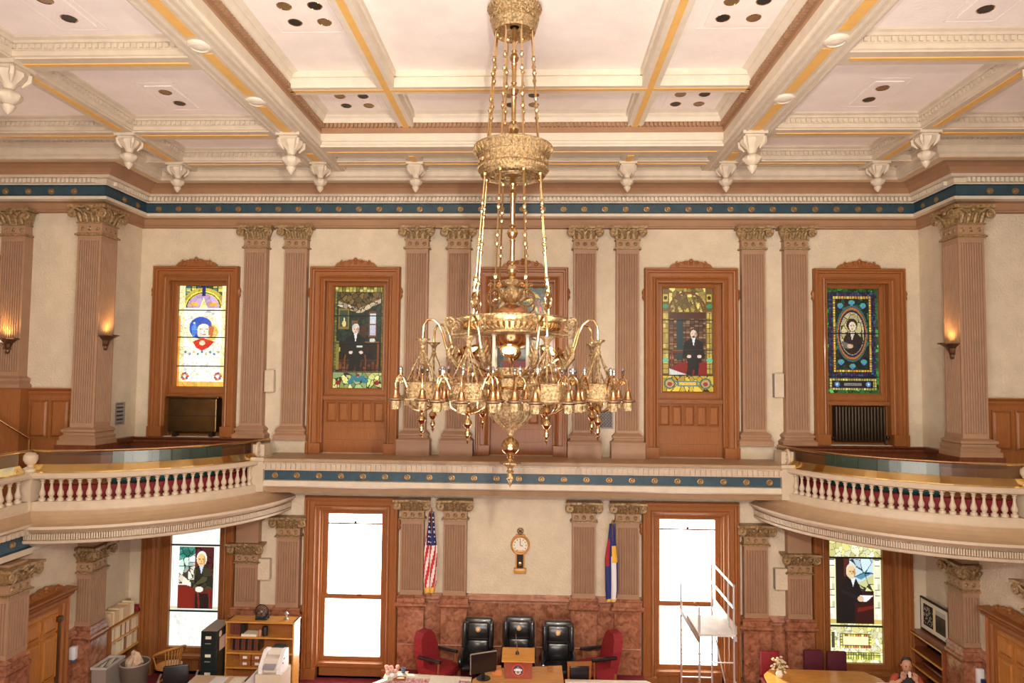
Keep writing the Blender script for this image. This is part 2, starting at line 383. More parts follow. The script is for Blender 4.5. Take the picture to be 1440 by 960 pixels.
# ochre stripes and bosses on the beam soffits
def stripe(x0, x1, y0, y1): obj('ochre_stripe', MB().box(x0, x1, y0, y1, ZB - .012, ZB + .01), YEL, ceil)
def ridge(x0, x1, y0, y1): obj('beam_fillet', MB().box(x0, x1, y0, y1, ZB - .02, ZB + .01), CREAMW, ceil)
BY = [11.65, 9.92, 8.19, 6.46, 4.73]
for sx in (-1, 1):
    X = 3.96 * sx
    for i in range(4): stripe(X - .07, X + .07, BY[i + 1] + .22, BY[i] - .22)
    stripe(X - .07, X + .07, 12.35, 12.78)
    ridge(X - .16, X - .13, .5, 13.4); ridge(X + .13, X + .16, .5, 13.4); ridge(X - .27, X - .24, .5, 13.4); ridge(X + .24, X + .27, .5, 13.4)
    for y in BY[1:]:
        obj('boss', MB().lathe([(.0001, ZB - .05), (.06, ZB - .045), (.1, ZB - .03), (.11, ZB - .045), (.14, ZB - .03), (.15, ZB)], 20, (X, y, 0)), CREAMW, ceil, True)
    X = 6.83 * sx
    for y0, y1 in ((11.7, 12.75), (9.0, 11.1), (6.3, 8.4), (3.6, 5.7)): stripe(X - .055, X + .055, y0, y1)
    for y in (11.4, 8.7, 6.0):
        a, c2 = sorted((4.35 * sx, 6.62 * sx)); stripe(a, c2, y - .035, y + .035)
        a, c2 = sorted((7.05 * sx, 12.6 * sx)); stripe(a, c2, y - .035, y + .035)
    a, c2 = sorted((4.35 * sx, 6.62 * sx)); stripe(a, c2, 12.98, 13.02)
    stripe(2.065 * sx - .055, 2.065 * sx + .055, 12.5, 12.9)
stripe(-3.6, 3.6, 12.27, 12.30); stripe(-3.6, 3.6, 12.98, 13.01)

# great cornice under the ceiling ------------------------------------
CP = [(0, 3.17, 0), (.12, 3.175, 0), (.12, 3.205, 0), (.09, 3.22, 0), (.09, 3.35, 0), (.15, 3.375, 2), (.24, 3.395, 2), (.24, 3.455, 2), (.16, 3.465, 3), (.16, 3.675, 3), (.22, 3.68, 1), (.22, 3.70, 1), (.24, 3.71, 1), (.24, 3.79, 1), (.34, 3.80, 1), (.37, 3.83, 1),
      (.38, 3.84, 0), (.40, 3.88, 0), (.46, 3.94, 0), (.56, 3.985, 0), (.62, 3.995, 0), (.64, 4.01, 1), (.70, 4.02, 1), (.70, 3.985, 1), (.76, 3.985, 4), (.80, 3.985, 1), (.86, 3.985, 1), (.88, 4.0, 1), (.88, 4.03, 1), (.93, 4.06, 1), (.94, 4.16, 1)]
cpath = [(-13, 13), (-8.35, 13), (-8.35, 14.4), (8.35, 14.4), (8.35, 13), (13, 13)]
cor = tag(obj('trim_1', MB().sweep(cpath, [(o, E + z, m) for o, z, m in CP]), [TAN, CREAM, CREAMW, BLUE, YEL]), 'tan and cream cornice with deep blue frieze under the ceiling', 'cornice', kind='structure')
def along(path, off, pitch):
    for i in range(len(path) - 1):
        a, c2 = Vector(path[i]), Vector(path[i + 1]); d = (c2 - a); Ln = d.length; d.normalize(); nn = Vector((d.y, -d.x))
        k = max(1, int(Ln / pitch))
        for j in range(k + 1): yield a + d * (Ln * j / k) + nn * off, d, nn, j == 0 or j == k
dn = MB()
def blk(mb, p, d, nn, w2, dep, z0, z1):
    P4 = [p - d * w2, p + d * w2, p + d * w2 + nn * dep, p - d * w2 + nn * dep]
    mb.add([(t.x, t.y, z0) for t in P4] + [(t.x, t.y, z1) for t in P4], [(0, 1, 2, 3), (4, 5, 6, 7), (0, 1, 5, 4), (1, 2, 6, 5), (2, 3, 7, 6), (3, 0, 4, 7)])
for p, d, nn, e in along(cpath, .24, .085): blk(dn, p, d, nn, .026, .065, E + 3.71, E + 3.79)
tag(obj('dentils', dn, CREAMW, cor), kind='stuff')
ros = MB().lathe([(.0001, .022), (.02, .02), (.03, .008), (.045, .014), (.06, .01), (.066, 0)], 10, mi=0, mod=((2, 3, 4), 8, .08), axis=(0, -1, 0))
rosme = None
def rosette(parent, p, nn, z, world=True):
    global rosme
    if rosme is None: o = obj('rosette', ros, GOLDR, parent, True); rosme = o.data
    else: o = link('rosette', rosme, parent)
    o.location = (p.x, p.y, z); o.rotation_euler = (0, 0, math.atan2(nn.x, -nn.y))
for p, d, nn, e in along(cpath, .16, .43):
    if not e and abs(p.x) < 11: rosette(cor, p, nn, E + 3.57)

# ledge between the storeys
LP = [(-.95, -1.67, 0), (.04, -1.67, 0), (.10, -1.68, 0), (.12, -1.71, 1), (.08, -1.745, 1), (.03, -1.76, 1), (.03, -1.915, 1), (0, -1.92, 2), (0, -2.11, 3), (.05, -2.12, 3), (.07, -2.22, 3), (.03, -2.25, 0), (-.05, -2.27, 0), (-.12, -2.38, 0), (-.95, -2.38, 0)]
led = tag(obj('trim_2', MB().sweep([(-5.25, 13.5), (5.25, 13.5)], [(o, E + z, {3: 3, 2: 2}.get(m, m)) for o, z, m in LP]), [APRON, STONE, BLUE, CREAM]), 'ledge with dentils and blue frieze between upper and lower windows', 'ledge', kind='structure')
dn = MB()
for p, d, nn, e in along([(-5.1, 13.5), (5.1, 13.5)], .03, .10): blk(dn, p, d, nn, .032, .04, E - 1.89, E - 1.78)
tag(obj('dentils', dn, STONE, led), kind='stuff')
for p, d, nn, e in along([(-4.9, 13.5), (4.9, 13.5)], 0, .43): rosette(led, p, nn, E - 2.02)
LEDGE_Z = E - 1.67

# balconies ------------------------------------------------------------
AR = 14.6; R0 = 3.2
def arc(R, n=28, a1=None):
    e = math.asin(max(-1, min(1, -(AR - WT) / R)))       # stops at the end wall
    return [(-8.35 + R * math.cos(t), AR + R * math.sin(t)) for t in [(-PI / 2) + (e + PI / 2) * i / n for i in range(n + 1)]]
BAL = [(.0001, 0), (.055, 0), (.055, .05), (.035, .055), (.032, .075), (.045, .09), (.052, .12), (.048, .15), (.03, .20), (.022, .27), (.022, .30), (.034, .31), (.034, .325), (.024, .335), (.045, .35), (.045, .38), (.0001, .38)]
balme = None
BASEP = [(-.10, -2.20, 0), (.10, -2.20, 0), (.12, -2.23, 0), (.12, -2.34, 0), (.14, -2.355, 1), (.17, -2.42, 1), (.22, -2.48, 1), (.29, -2.53, 1), (.36, -2.56, 1), (.38, -2.565, 0), (.385, -2.61, 0), (.34, -2.64, 1), (.32, -2.67, 1), (.24, -2.68, 0), (.24, -2.80, 0), (.30, -2.815, 0), (.29, -2.86, 0), (.25, -2.88, 1), (-.3, -2.88, 1), (-.3, -2.62, 1), (-.10, -2.60, 1), (-.10, -2.20, 0)]
for sx in (1, -1):
    side = 'left' if sx == 1 else 'right'
    mp = (lambda x, y, z: (x, y, z)) if sx == 1 else (lambda x, y, z: (-x, y, z))
    P = arc(R0)
    bal = thing('balcony', f'curved stone balcony with balusters bulging from the {side} corner', 'balcony', (-8.35 * sx, 13, GF - .3), kind='structure', world=True)
    obj('balcony_cornice', MB().sweep(P, [(o, E + z, m) for o, z, m in BASEP], mp=mp), [STONE, APRON], bal)
    obj('coping', MB().sweep(P, [(o, E + z) for o, z in [(-.1, -1.82), (.12, -1.82), (.15, -1.80), (.16, -1.76), (.13, -1.72), (-.1, -1.72), (-.1, -1.82)]], mp=mp), STONE, bal)
    # floor slab and soffit
    sec = [(-8.35, AR - R0)] + P[1:-1] + [P[-1], (-8.35, WT)]
    obj('gallery_floor', MB().prism(sec, lambda x, y, z: mp(x, y, z), E - 2.86, GF), [CARPET], bal)
    obj('soffit', MB().prism(sec, lambda x, y, z: mp(x, y, z), E - 2.90, E - 2.862), [STONE], bal)
    dn = MB()
    Q = arc(R0, 70)
    for i in range(70):
        for t in (0, .5):
            a, c2 = Vector(Q[i]), Vector(Q[i + 1]); d = (c2 - a).normalized(); nn = Vector((d.y, -d.x)); p = a.lerp(c2, t) + nn * .24
            P4 = [p - d * .0 , p + d * .022, p + d * .022 + nn * .06, p + nn * .06]
            dn.add([mp(q.x, q.y, E - 2.795) for q in P4] + [mp(q.x, q.y, E - 2.70) for q in P4], [(0, 1, 2, 3), (4, 5, 6, 7), (0, 1, 5, 4), (1, 2, 6, 5), (2, 3, 7, 6), (3, 0, 4, 7)])
    tag(obj('dentils', dn, STONE, bal), kind='stuff')
    nb = 27; e = math.asin(-(AR - WT - .5) / R0)
    for i in range(nb):
        t = -PI / 2 + .075 + (PI / 2 + math.asin(-(AR - 13.75) / R0) - .10) * i / (nb - 1)
        if balme is None: o = obj('baluster', MB().lathe(BAL, 10), STONE, bal, True); balme = o.data
        else: o = link('baluster', balme, bal)
        o.location = (sx * (-8.35 + (R0 + .02) * math.cos(t)), AR + (R0 + .02) * math.sin(t), E - 2.20)
    # posts
    q = MB(); q.box(-8.35 - .13, -8.35 + .13, AR - R0 - .14, AR - R0 + .12, E - 2.34, E - 1.78).box(-8.35 - .16, -8.35 + .16, AR - R0 - .17, AR - R0 + .15, E - 1.79, E - 1.71)
    q.box(-8.35 - .15, -8.35 + .15, AR - R0 - .16, AR - R0 + .14, E - 2.34, E - 2.2)
    q.lathe([(.13, E - 1.71), (.12, E - 1.66), (.05, E - 1.62), (.045, E - 1.59), (.08, E - 1.57), (.115, E - 1.50), (.11, E - 1.43), (.07, E - 1.39), (.0001, E - 1.375)], 14, (-8.35, AR - R0, 0))
    if sx == -1: q.v = [(-x, y, z) for x, y, z in q.v]
    obj('newel_post', q, STONE, bal, True)
    q = MB(); xe = -8.35 + math.sqrt(R0 ** 2 - (AR - 13.6) ** 2)
    q.box(xe - .12, xe + .2, 13.42, 13.85, E - 2.34, E - 1.71).box(xe - .14, xe + .22, 13.38, 13.87, E - 1.72, E - 1.66)
    q.tube(spiral((xe + .05, 13.55, E - 1.50), .15, .02, 1.4, 'yz', 20, start=-PI / 2, sgn=-1), .035, 8)
    q.box(xe - .08, xe + .16, 13.55, 13.95, E - 1.66, E - 1.42)
    if sx == -1: q.v = [(-x, y, z) for x, y, z in q.v]
    obj('end_post', q, STONE, bal, True)
    # straight run towards the viewer
    sp = [(-8.35, 2.0), (-8.35, AR - R0 - .12)]
    SB = [(-.10, -2.20, 0), (.10, -2.20, 0), (.12, -2.23, 0), (.12, -2.34, 0), (.14, -2.36, 1), (.18, -2.44, 1), (.24, -2.50, 1), (.30, -2.53, 0), (.30, -2.57, 0), (.22, -2.60, 0), (.2, -2.71, 0), (.14, -2.72, 2), (.14, -2.93, 2), (.2, -2.95, 0), (.2, -3.05, 0), (.1, -3.09, 1), (0, -3.14, 1), (-.1, -3.14, 1)]
    obj('side_cornice', MB().sweep(sp, [(o, E + z, m) for o, z, m in SB], mp=mp), [STONE, APRON, BLUE], bal)
    obj('side_coping', MB().sweep(sp, [(o, E + z) for o, z in [(-.1, -1.82), (.12, -1.82), (.15, -1.80), (.16, -1.76), (.13, -1.72), (-.1, -1.72), (-.1, -1.82)]], mp=mp), STONE, bal)
    dn = MB()
    for p, d, nn, e in along(sp, .2, .10):
        if p.y > 7: blk(dn, p, d, nn, .03, .06, E - 2.70, E - 2.61)
    if sx == -1: dn.v = [(-x, y, z) for x, y, z in dn.v]
    tag(obj('side_dentils', dn, STONE, bal), kind='stuff')
    for i in range(14):
        o = link('baluster', balme, bal); o.location = (-8.33 * sx, AR - R0 - .28 - i * .185, E - 2.20)
    for i in range(4):
        p = Vector((-8.35 * sx, 10.9 - i * .6)); rosette(bal, p + Vector((.14 * sx, 0)), Vector((sx, 0)), E - 2.83)
    # safety rail: brass strip, glass, tube
    rl = thing('balcony_guard_rail', f'brass rail on low glass screen above the {side} curved balustrade', 'rail', (-8.35 * sx, 11.6, E - 1.72), group='guard rails of the two balconies', world=True)
    PG = arc(R0, 26)[:-2]
    obj('brass_strip', MB().sweep(PG, [(o, E + z) for o, z in [(.07, -1.722), (.06, -1.70), (-.03, -1.585), (-.06, -1.585), (-.06, -1.722)]], mp=mp), BRIGHT, rl)
    PS = [(-8.35, 6.0), (-8.35, AR - R0 - .2)]
    obj('brass_strip', MB().sweep(PS, [(o, E + z) for o, z in [(.07, -1.722), (.06, -1.70), (-.03, -1.585), (-.06, -1.585), (-.06, -1.722)]], mp=mp), BRIGHT, rl)
    for i in range(0, len(PG) - 1, 4):
        seg = PG[i:i + 5]
        if len(seg) > 1:
            seg = [tuple(Vector(s_)) for s_ in seg]
            obj('glass_panel', MB().sweep(seg, [(-.05, E - 1.60), (-.05, E - 1.37), (-.062, E - 1.37), (-.062, E - 1.60)], mp=mp), PLEXI, rl)
    obj('glass_panel', MB().sweep(PS, [(-.05, E - 1.60), (-.05, E - 1.37), (-.062, E - 1.37), (-.062, E - 1.60)], mp=mp), PLEXI, rl)
    RT = [mp(-8.35 + (R0 - .055) * (x + 8.35) / R0, AR + (R0 - .055) * (y - AR) / R0, E - 1.36) for x, y in PG]
    obj('rail_tube', MB().tube([mp(-8.40, 6, E - 1.36), mp(-8.40, AR - R0 - .1, E - 1.36)] + RT, .022, 8), BRASS, rl, True)
    # gallery floor of the side
    tag(obj('gallery_slab', MB().box(*sorted((-8.36 * sx, -13 * sx)), -4, 13, E - 3.1, GF - .01).box(*sorted((-8.46 * sx, -13 * sx)), -4, 13, GF - .01, GF, 1), [CREAM, CARPET]), f'carpeted gallery floor behind the {side} balustrade', 'floor', kind='structure')
# ------------------------------------------------------------------ painted pictures for leaded glass and print
class Art:
    def __init__(s, w, h, c): s.w, s.h = w, h; s.a = np.ones((h, w, 3)) * np.array(c); s.u, s.v = np.meshgrid((np.arange(w) + .5) / w, (np.arange(h) + .5) / h)
    def put(s, m, c): s.a[m] = c; return s
    def R(s, x0, x1, y0, y1, c): return s.put((s.u >= x0) & (s.u < x1) & (s.v >= y0) & (s.v < y1), c)
    def El(s, x, y, rx, ry, c, half=None):
        m = ((s.u - x) / rx) ** 2 + ((s.v - y) / ry) ** 2 < 1
        if half == 'up': m &= s.v < y
        return s.put(m, c)
    def Ring(s, x, y, rx, ry, w, c, half=None):
        d = np.sqrt(((s.u - x) / rx) ** 2 + ((s.v - y) / ry) ** 2); m = (d < 1) & (d > 1 - w)
        if half == 'up': m &= s.v < y
        return s.put(m, c)
    def Pg(s, pts, c):
        m = np.zeros_like(s.u, bool); n = len(pts)
        for i in range(n):
            x1, y1 = pts[i]; x2, y2 = pts[(i + 1) % n]
            cnd = ((y1 > s.v) != (y2 > s.v)) & (s.u < (x2 - x1) * (s.v - y1) / ((y2 - y1) or 1e-9) + x1); m ^= cnd
        return s.put(m, c)
    def Ln(s, x1, y1, x2, y2, w, c):
        asp = s.h / s.w; px, py = s.u, s.v * asp; y1 *= asp; y2 *= asp; dx, dy = x2 - x1, y2 - y1; L = dx * dx + dy * dy + 1e-9
        t = np.clip(((px - x1) * dx + (py - y1) * dy) / L, 0, 1); return s.put((px - x1 - t * dx) ** 2 + (py - y1 - t * dy) ** 2 < w * w, c)
    def mosaic(s, n, amt, mask=None, seed=1, cols=None, lw=.010, ld=.25):
        """glass pieces: jittered cells with their own tone and dark lead between"""
        r = np.random.RandomState(seed); pts = r.rand(n, 2); asp = s.h / s.w
        d = (s.u[..., None] - pts[:, 0]) ** 2 + ((s.v[..., None] - pts[:, 1]) * asp) ** 2
        o = np.argsort(d, axis=2)[..., :2]; i = o[..., 0]
        d1 = np.sqrt(np.take_along_axis(d, o[..., :1], 2)[..., 0]); d2 = np.sqrt(np.take_along_axis(d, o[..., 1:2], 2)[..., 0])
        lead = (d2 - d1) < lw; tone = 1 + amt * (r.rand(n) * 2 - 1)
        m = np.ones_like(lead) if mask is None else mask
        if cols is not None: s.a[m] = np.array(cols)[r.randint(0, len(cols), n)][i][m]
        s.a[m] *= tone[i][m][:, None]; s.a[m & lead] *= ld
        return s
    def checks(s, x0, x1, y0, y1, nx, ny, cols, lead=.22, seed=3):
        r = np.random.RandomState(seed); m = (s.u >= x0) & (s.u < x1) & (s.v >= y0) & (s.v < y1)
        fu, fv = (s.u - x0) / (x1 - x0) * nx, (s.v - y0) / (y1 - y0) * ny; g = r.randint(0, len(cols), (ny + 1, nx + 1))
        k = g[np.clip(fv.astype(int), 0, ny), np.clip(fu.astype(int), 0, nx)]; s.a[m] = np.array(cols)[k][m] * (.85 + .3 * r.rand(ny + 1, nx + 1)[np.clip(fv.astype(int), 0, ny), np.clip(fu.astype(int), 0, nx)][m])[:, None]
        l = m & (((fu % 1) < lead) | ((fv % 1) < lead * .8)); s.a[l] *= .3; return s
    def grain(s, amt, seed=5): s.a *= (1 + amt * (np.random.RandomState(seed).rand(s.h, s.w, 1) - .5)); return s
    def lin(s, gain=1.0):
        a = np.clip(s.a, 0, 1); a = np.where(a <= .04045, a / 12.92, ((a + .055) / 1.055) ** 2.4); return a * gain
def sitter(A, x, y, k, coat, face=(.95, .82, .72), hair=(.25, .2, .15), legs=True):
    """seated figure, generic"""
    if legs:
        A.Pg([(x - .13 * k, y + .19 * k), (x + .13 * k, y + .19 * k), (x + .14 * k, y + .25 * k), (x + .02 * k, y + .27 * k), (x - .04 * k, y + .37 * k), (x - .14 * k, y + .37 * k), (x - .10 * k, y + .28 * k)], coat); A.Pg([(x, y + .24 * k), (x + .10 * k, y + .24 * k), (x + .07 * k, y + .40 * k), (x + .10 * k, y + .415 * k), (x - .02 * k, y + .415 * k), (x + .01 * k, y + .40 * k)], coat)
    A.Pg([(x - .05 * k, y + .045 * k), (x + .05 * k, y + .045 * k), (x + .16 * k, y + .08 * k), (x + .20 * k, y + .22 * k), (x - .20 * k, y + .22 * k), (x - .17 * k, y + .08 * k)], coat)
    A.Pg([(x - .03 * k, y + .04 * k), (x + .03 * k, y + .04 * k), (x, y + .12 * k)], (.95, .95, .95))
    A.El(x, y - .003, .066 * k, .043 * k, hair); A.El(x, y + .006 * k, .055 * k, .036 * k, face)
    A.El(x - .02 * k, y + .002, .010 * k, .004 * k, (.55, .42, .36)); A.El(x + .02 * k, y + .002, .010 * k, .004 * k, (.55, .42, .36)); A.El(x + .01 * k, y + .014 * k, .007 * k, .008 * k, (.8, .62, .52)); A.El(x, y + .024 * k, .02 * k, .003 * k, (.6, .35, .3)); A.El(x + .045 * k, y + .01, .014 * k, .026 * k, (.72, .55, .45))
    A.El(x - .08 * k, y + .2 * k, .035 * k, .014 * k, face); A.El(x + .10 * k, y + .2 * k, .035 * k, .014 * k, face)
W_, H_ = 84, 168
def art_medallion():
    A = Art(W_, H_, (1, 1, .93)); A.checks(0, 1, 0, .22, 9, 11, [(.25, .45, .35), (.8, .75, .35), (.45, .6, .5)])
    A.El(.5, .22, .47, .20, (.95, .85, .35), 'up'); A.Ring(.5, .22, .47, .20, .16, (.75, .65, .25), 'up'); A.Ring(.5, .22, .36, .155, .06, (.15, .2, .15), 'up'); A.El(.5, .22, .33, .14, (.75, .62, .75), 'up')
    A.El(.3, .2, .1, .04, (.95, .7, .3), 'up'); A.El(.7, .2, .1, .04, (.95, .7, .3), 'up'); A.Pg([(.42, .22), (.5, .11), (.58, .22)], (1, .95, .6)); A.R(.46, .54, 0, .1, (.1, .15, .4))
    A.R(0, .12, 0, 1, (1, .96, .72)); A.R(.88, 1, 0, 1, (1, .96, .72))
    A.El(.5, .46, .35, .16, (1, .93, .75)); A.El(.46, .42, .24, .11, (.2, .35, .75)); A.El(.62, .47, .2, .09, (.9, .75, .35)); A.El(.52, .45, .14, .085, (1, .93, .85))
    A.Ring(.52, .44, .19, .085, .30, (.30, .33, .62), 'up'); A.Ln(.44, .435, .50, .43, .008, (.55, .35, .3)); A.Ln(.55, .43, .60, .435, .008, (.55, .35, .3)); A.Ln(.53, .44, .54, .47, .007, (.75, .5, .4)); A.Ln(.50, .49, .57, .488, .009, (.75, .35, .3)); A.Pg([(.62, .40), (.74, .41), (.70, .52), (.62, .50)], (.75, .45, .25)); A.Pg([(.27, .42), (.34, .36), (.40, .47), (.30, .52)], (.35, .55, .85))
    A.Pg([(.3, .56), (.5, .52), (.75, .56), (.62, .62), (.5, .65), (.38, .62)], (.85, .22, .15)); A.El(.5, .57, .06, .025, (1, .9, .7))
    for i in range(9): A.El(.16 + .085 * i, .66 + .02 * (i % 2), .025, .012, [(.4, .6, .45), (.35, .5, .75), (.8, .7, .3)][i % 3])
    rr_ = np.random.RandomState(5)
    for x in (.16, .84):
        for q in range(9): a_ = q * .7; A.El(x + .06 * math.cos(a_), .90 + .03 * math.sin(a_), .026, .013, [(.85, .3, .2), (.5, .35, .6), (.9, .6, .3)][q % 3])
    for q in range(40): A.El(rr_.choice([.05, .95, rr_.rand()]), .3 + .66 * rr_.rand(), .02, .008, [(.95, .85, .5), (.8, .85, .6), (.85, .8, .95)][q % 3])
    A.R(.0, 1, .955, 1, (.95, .7, .3)); A.R(0, .03, .3, 1, (.95, .6, .2)); A.mosaic(150, .1, lw=.006, ld=.82); return A.lin(1.25)
def art_study():
    A = Art(W_, H_, (.10, .08, .05)); A.R(.06, .94, .06, .35, (.42, .32, .14)); A.Pg([(.06, .14), (.5, .22), (.94, .12), (.94, .16), (.55, .26), (.45, .26), (.06, .19)], (.8, .7, .55)); A.Pg([(.06, .19), (.45, .26), (.55, .26), (.94, .16), (.94, .55), (.06, .55)], (.12, .2, .15))
    A.mosaic(220, .3, seed=2); A.R(0, 1, 0, .055, (.65, .6, .2)); A.checks(0, 1, 0, .055, 14, 2, [(.7, .65, .25), (.5, .45, .15), (.8, .75, .4)])
    A.R(.08, .30, .22, .42, (.55, .45, .2)); A.R(.11, .27, .24, .40, (.22, .30, .22)); A.El(.2, .37, .04, .03, (1, .85, .5)); A.El(.2, .33, .015, .02, (1, .95, .7)); A.R(.36, .48, .34, .42, (.5, .35, .15)); A.R(.38, .46, .355, .405, (.25, .3, .25))
    A.R(.55, .66, .38, .5, (.28, .15, .08)); A.R(.7, .86, .25, .5, (.5, .25, .12)); A.R(.73, .84, .27, .37, (.85, .88, .9)); A.R(.73, .84, .38, .48, (.8, .8, .85))
    A.R(.08, .92, .72, .84, (.28, .14, .07)); A.checks(.08, .92, .74, .84, 10, 4, [(.35, .17, .08), (.22, .11, .06), (.45, .25, .1)])
    A.Ln(.25, .55, .22, .8, .012, (.5, .28, .1)); A.Ln(.62, .55, .66, .78, .012, (.5, .25, .1)); A.R(.6, .92, .54, .56, (.55, .3, .15)); A.Ln(.9, .56, .9, .78, .014, (.5, .25, .1)); A.El(.78, .53, .06, .02, (.85, .85, .8))
    A.R(.0, .13, .6, .64, (.8, .7, .3)); A.R(.02, .11, .54, .82, (.55, .5, .2)); A.checks(0, .045, .05, .85, 1, 26, [(.50, .48, .16), (.38, .40, .14)]); A.checks(.955, 1, 0, .85, 1, 26, [(.50, .48, .16), (.38, .40, .14)])
    sitter(A, .44, .42, 1.15, (.04, .08, .07), hair=(.85, .85, .82)); A.R(.47, .58, .585, .6, (.9, .9, .85))
    A.R(0, 1, .838, .85, (.9, .8, .6)); A.R(0, 1, .85, 1, (.72, .78, .45)); m = A.v > .85; A.mosaic(200, .25, mask=m, seed=8, cols=[(.72, .78, .42), (.6, .7, .45), (.82, .82, .5)])
    for x, y in ((.42, .9), (.5, .92), (.58, .9), (.65, .93), (.36, .94)): A.El(x, y, .07, .022, (.2, .5, .55))
    for x in (.1, .88): A.El(x, .95, .05, .022, (.65, .12, .08)); A.Ln(x - .08, .98, x + .08, .9, .008, (.5, .1, .08))
    A.El(.5, .875, .035, .014, (.6, .1, .1)); return A.grain(.25).lin(.95)
def art_arch():
    A = Art(W_, H_, (.08, .12, .08)); A.mosaic(260, .4, cols=[(.05, .25, .12), (.1, .3, .3), (.08, .15, .1), (.2, .3, .1)]); A.Ring(.5, .3, .5, .28, .12, (.8, .65, .15), 'up'); A.Ring(.5, .3, .42, .235, .14, (.7, .15, .1), 'up'); A.Ring(.5, .3, .35, .2, .2, (.85, .7, .2), 'up')
    A.El(.5, .3, .27, .155, (.12, .3, .3), 'up'); m = (A.v < .3); A.mosaic(300, .3, mask=m, seed=4)
    A.R(.1, .9, .3, .8, (.1, .08, .07)); A.R(.12, .3, .32, .75, (.45, .35, .15)); A.R(.7, .88, .32, .75, (.5, .42, .2)); sitter(A, .5, .42, 1.1, (.08, .06, .06), hair=(.3, .3, .3)); A.R(.1, .9, .72, .86, (.5, .06, .06))
    A.R(0, 1, .86, 1, (.35, .3, .12)); A.checks(0, 1, .86, 1, 12, 4, [(.6, .5, .15), (.1, .35, .2), (.6, .12, .1)]); return A.grain(.2).lin(.8)
def art_library():
    A = Art(W_, H_, (.35, .20, .10)); A.checks(.14, .88, .22, .8, 9, 26, [(.5, .32, .2), (.35, .18, .1), (.62, .45, .3), (.28, .2, .14)], .15); A.R(.14, .88, .2, .30, (.30, .14, .07))
    A.R(.28, .42, .33, .7, (.10, .22, .22)); A.El(.35, .33, .07, .03, (.10, .22, .22), 'up')
    m = (A.v < .235); A.mosaic(320, .25, mask=m, seed=12, cols=[(.66, .55, .24), (.5, .4, .16), (.8, .72, .38)], lw=.006, ld=.5)
    A.Ring(.5, .235, .38, .20, .10, (.45, .22, .08), 'up')
    for k in range(5): A.Ln(.22 + .13 * k, .08 + .01 * abs(k - 2), .30 + .13 * k, .23, .022, (.42, .30, .12))
    for x0 in (0, .86):
        A.R(x0, x0 + .14, 0, .85, (.42, .30, .12)); A.R(x0 + .02, x0 + .12, .23, .67, (.80, .68, .30)); A.checks(x0 + .02, x0 + .12, .24, .83, 2, 12, [(.82, .70, .32), (.7, .58, .25)], .12)
        A.R(x0 + .02, x0 + .12, .06, .13, (.8, .7, .25)); A.El(x0 + .07, .095, .035, .02, (.2, .12, .08)); A.El(x0 + .07, .175, .06, .02, (.2, .55, .35)); A.El(x0 + .07, .70, .06, .025, (.45, .75, .55))
    A.R(.14, .5, .61, .63, (.45, .15, .08)); A.R(.2, .4, .595, .61, (.9, .85, .7)); A.Ln(.2, .62, .18, .76, .012, (.5, .18, .08)); A.Ln(.45, .62, .46, .76, .012, (.5, .18, .08)); A.Ln(.76, .55, .78, .78, .014, (.45, .12, .06))
    A.Pg([(.14, .8), (.35, .72), (.88, .72), (.88, .84), (.14, .84)], (.55, .04, .06)); A.Pg([(.14, .78), (.5, .84), (.14, .845)], (.85, .85, .82))
    sitter(A, .62, .44, 1.12, (.05, .05, .06)); A.El(.62, .475, .03, .008, (.25, .15, .1))
    A.R(0, 1, .85, 1, (.85, .70, .22)); m = A.v > .85; A.mosaic(160, .2, mask=m, seed=9)
    for x in (.15, .85): A.El(x, .925, .12, .055, (.15, .3, .25)); A.El(x, .925, .085, .04, (.80, .62, .40)); A.El(x, .93, .05, .02, (.62, .25, .15)); A.Ring(x, .925, .12, .055, .18, (.35, .50, .38))
    A.R(.30, .70, .90, .95, (.4, .5, .5)); A.R(.33, .67, .91, .94, (.95, .75, .3)); return A.grain(.2).lin(1.0)
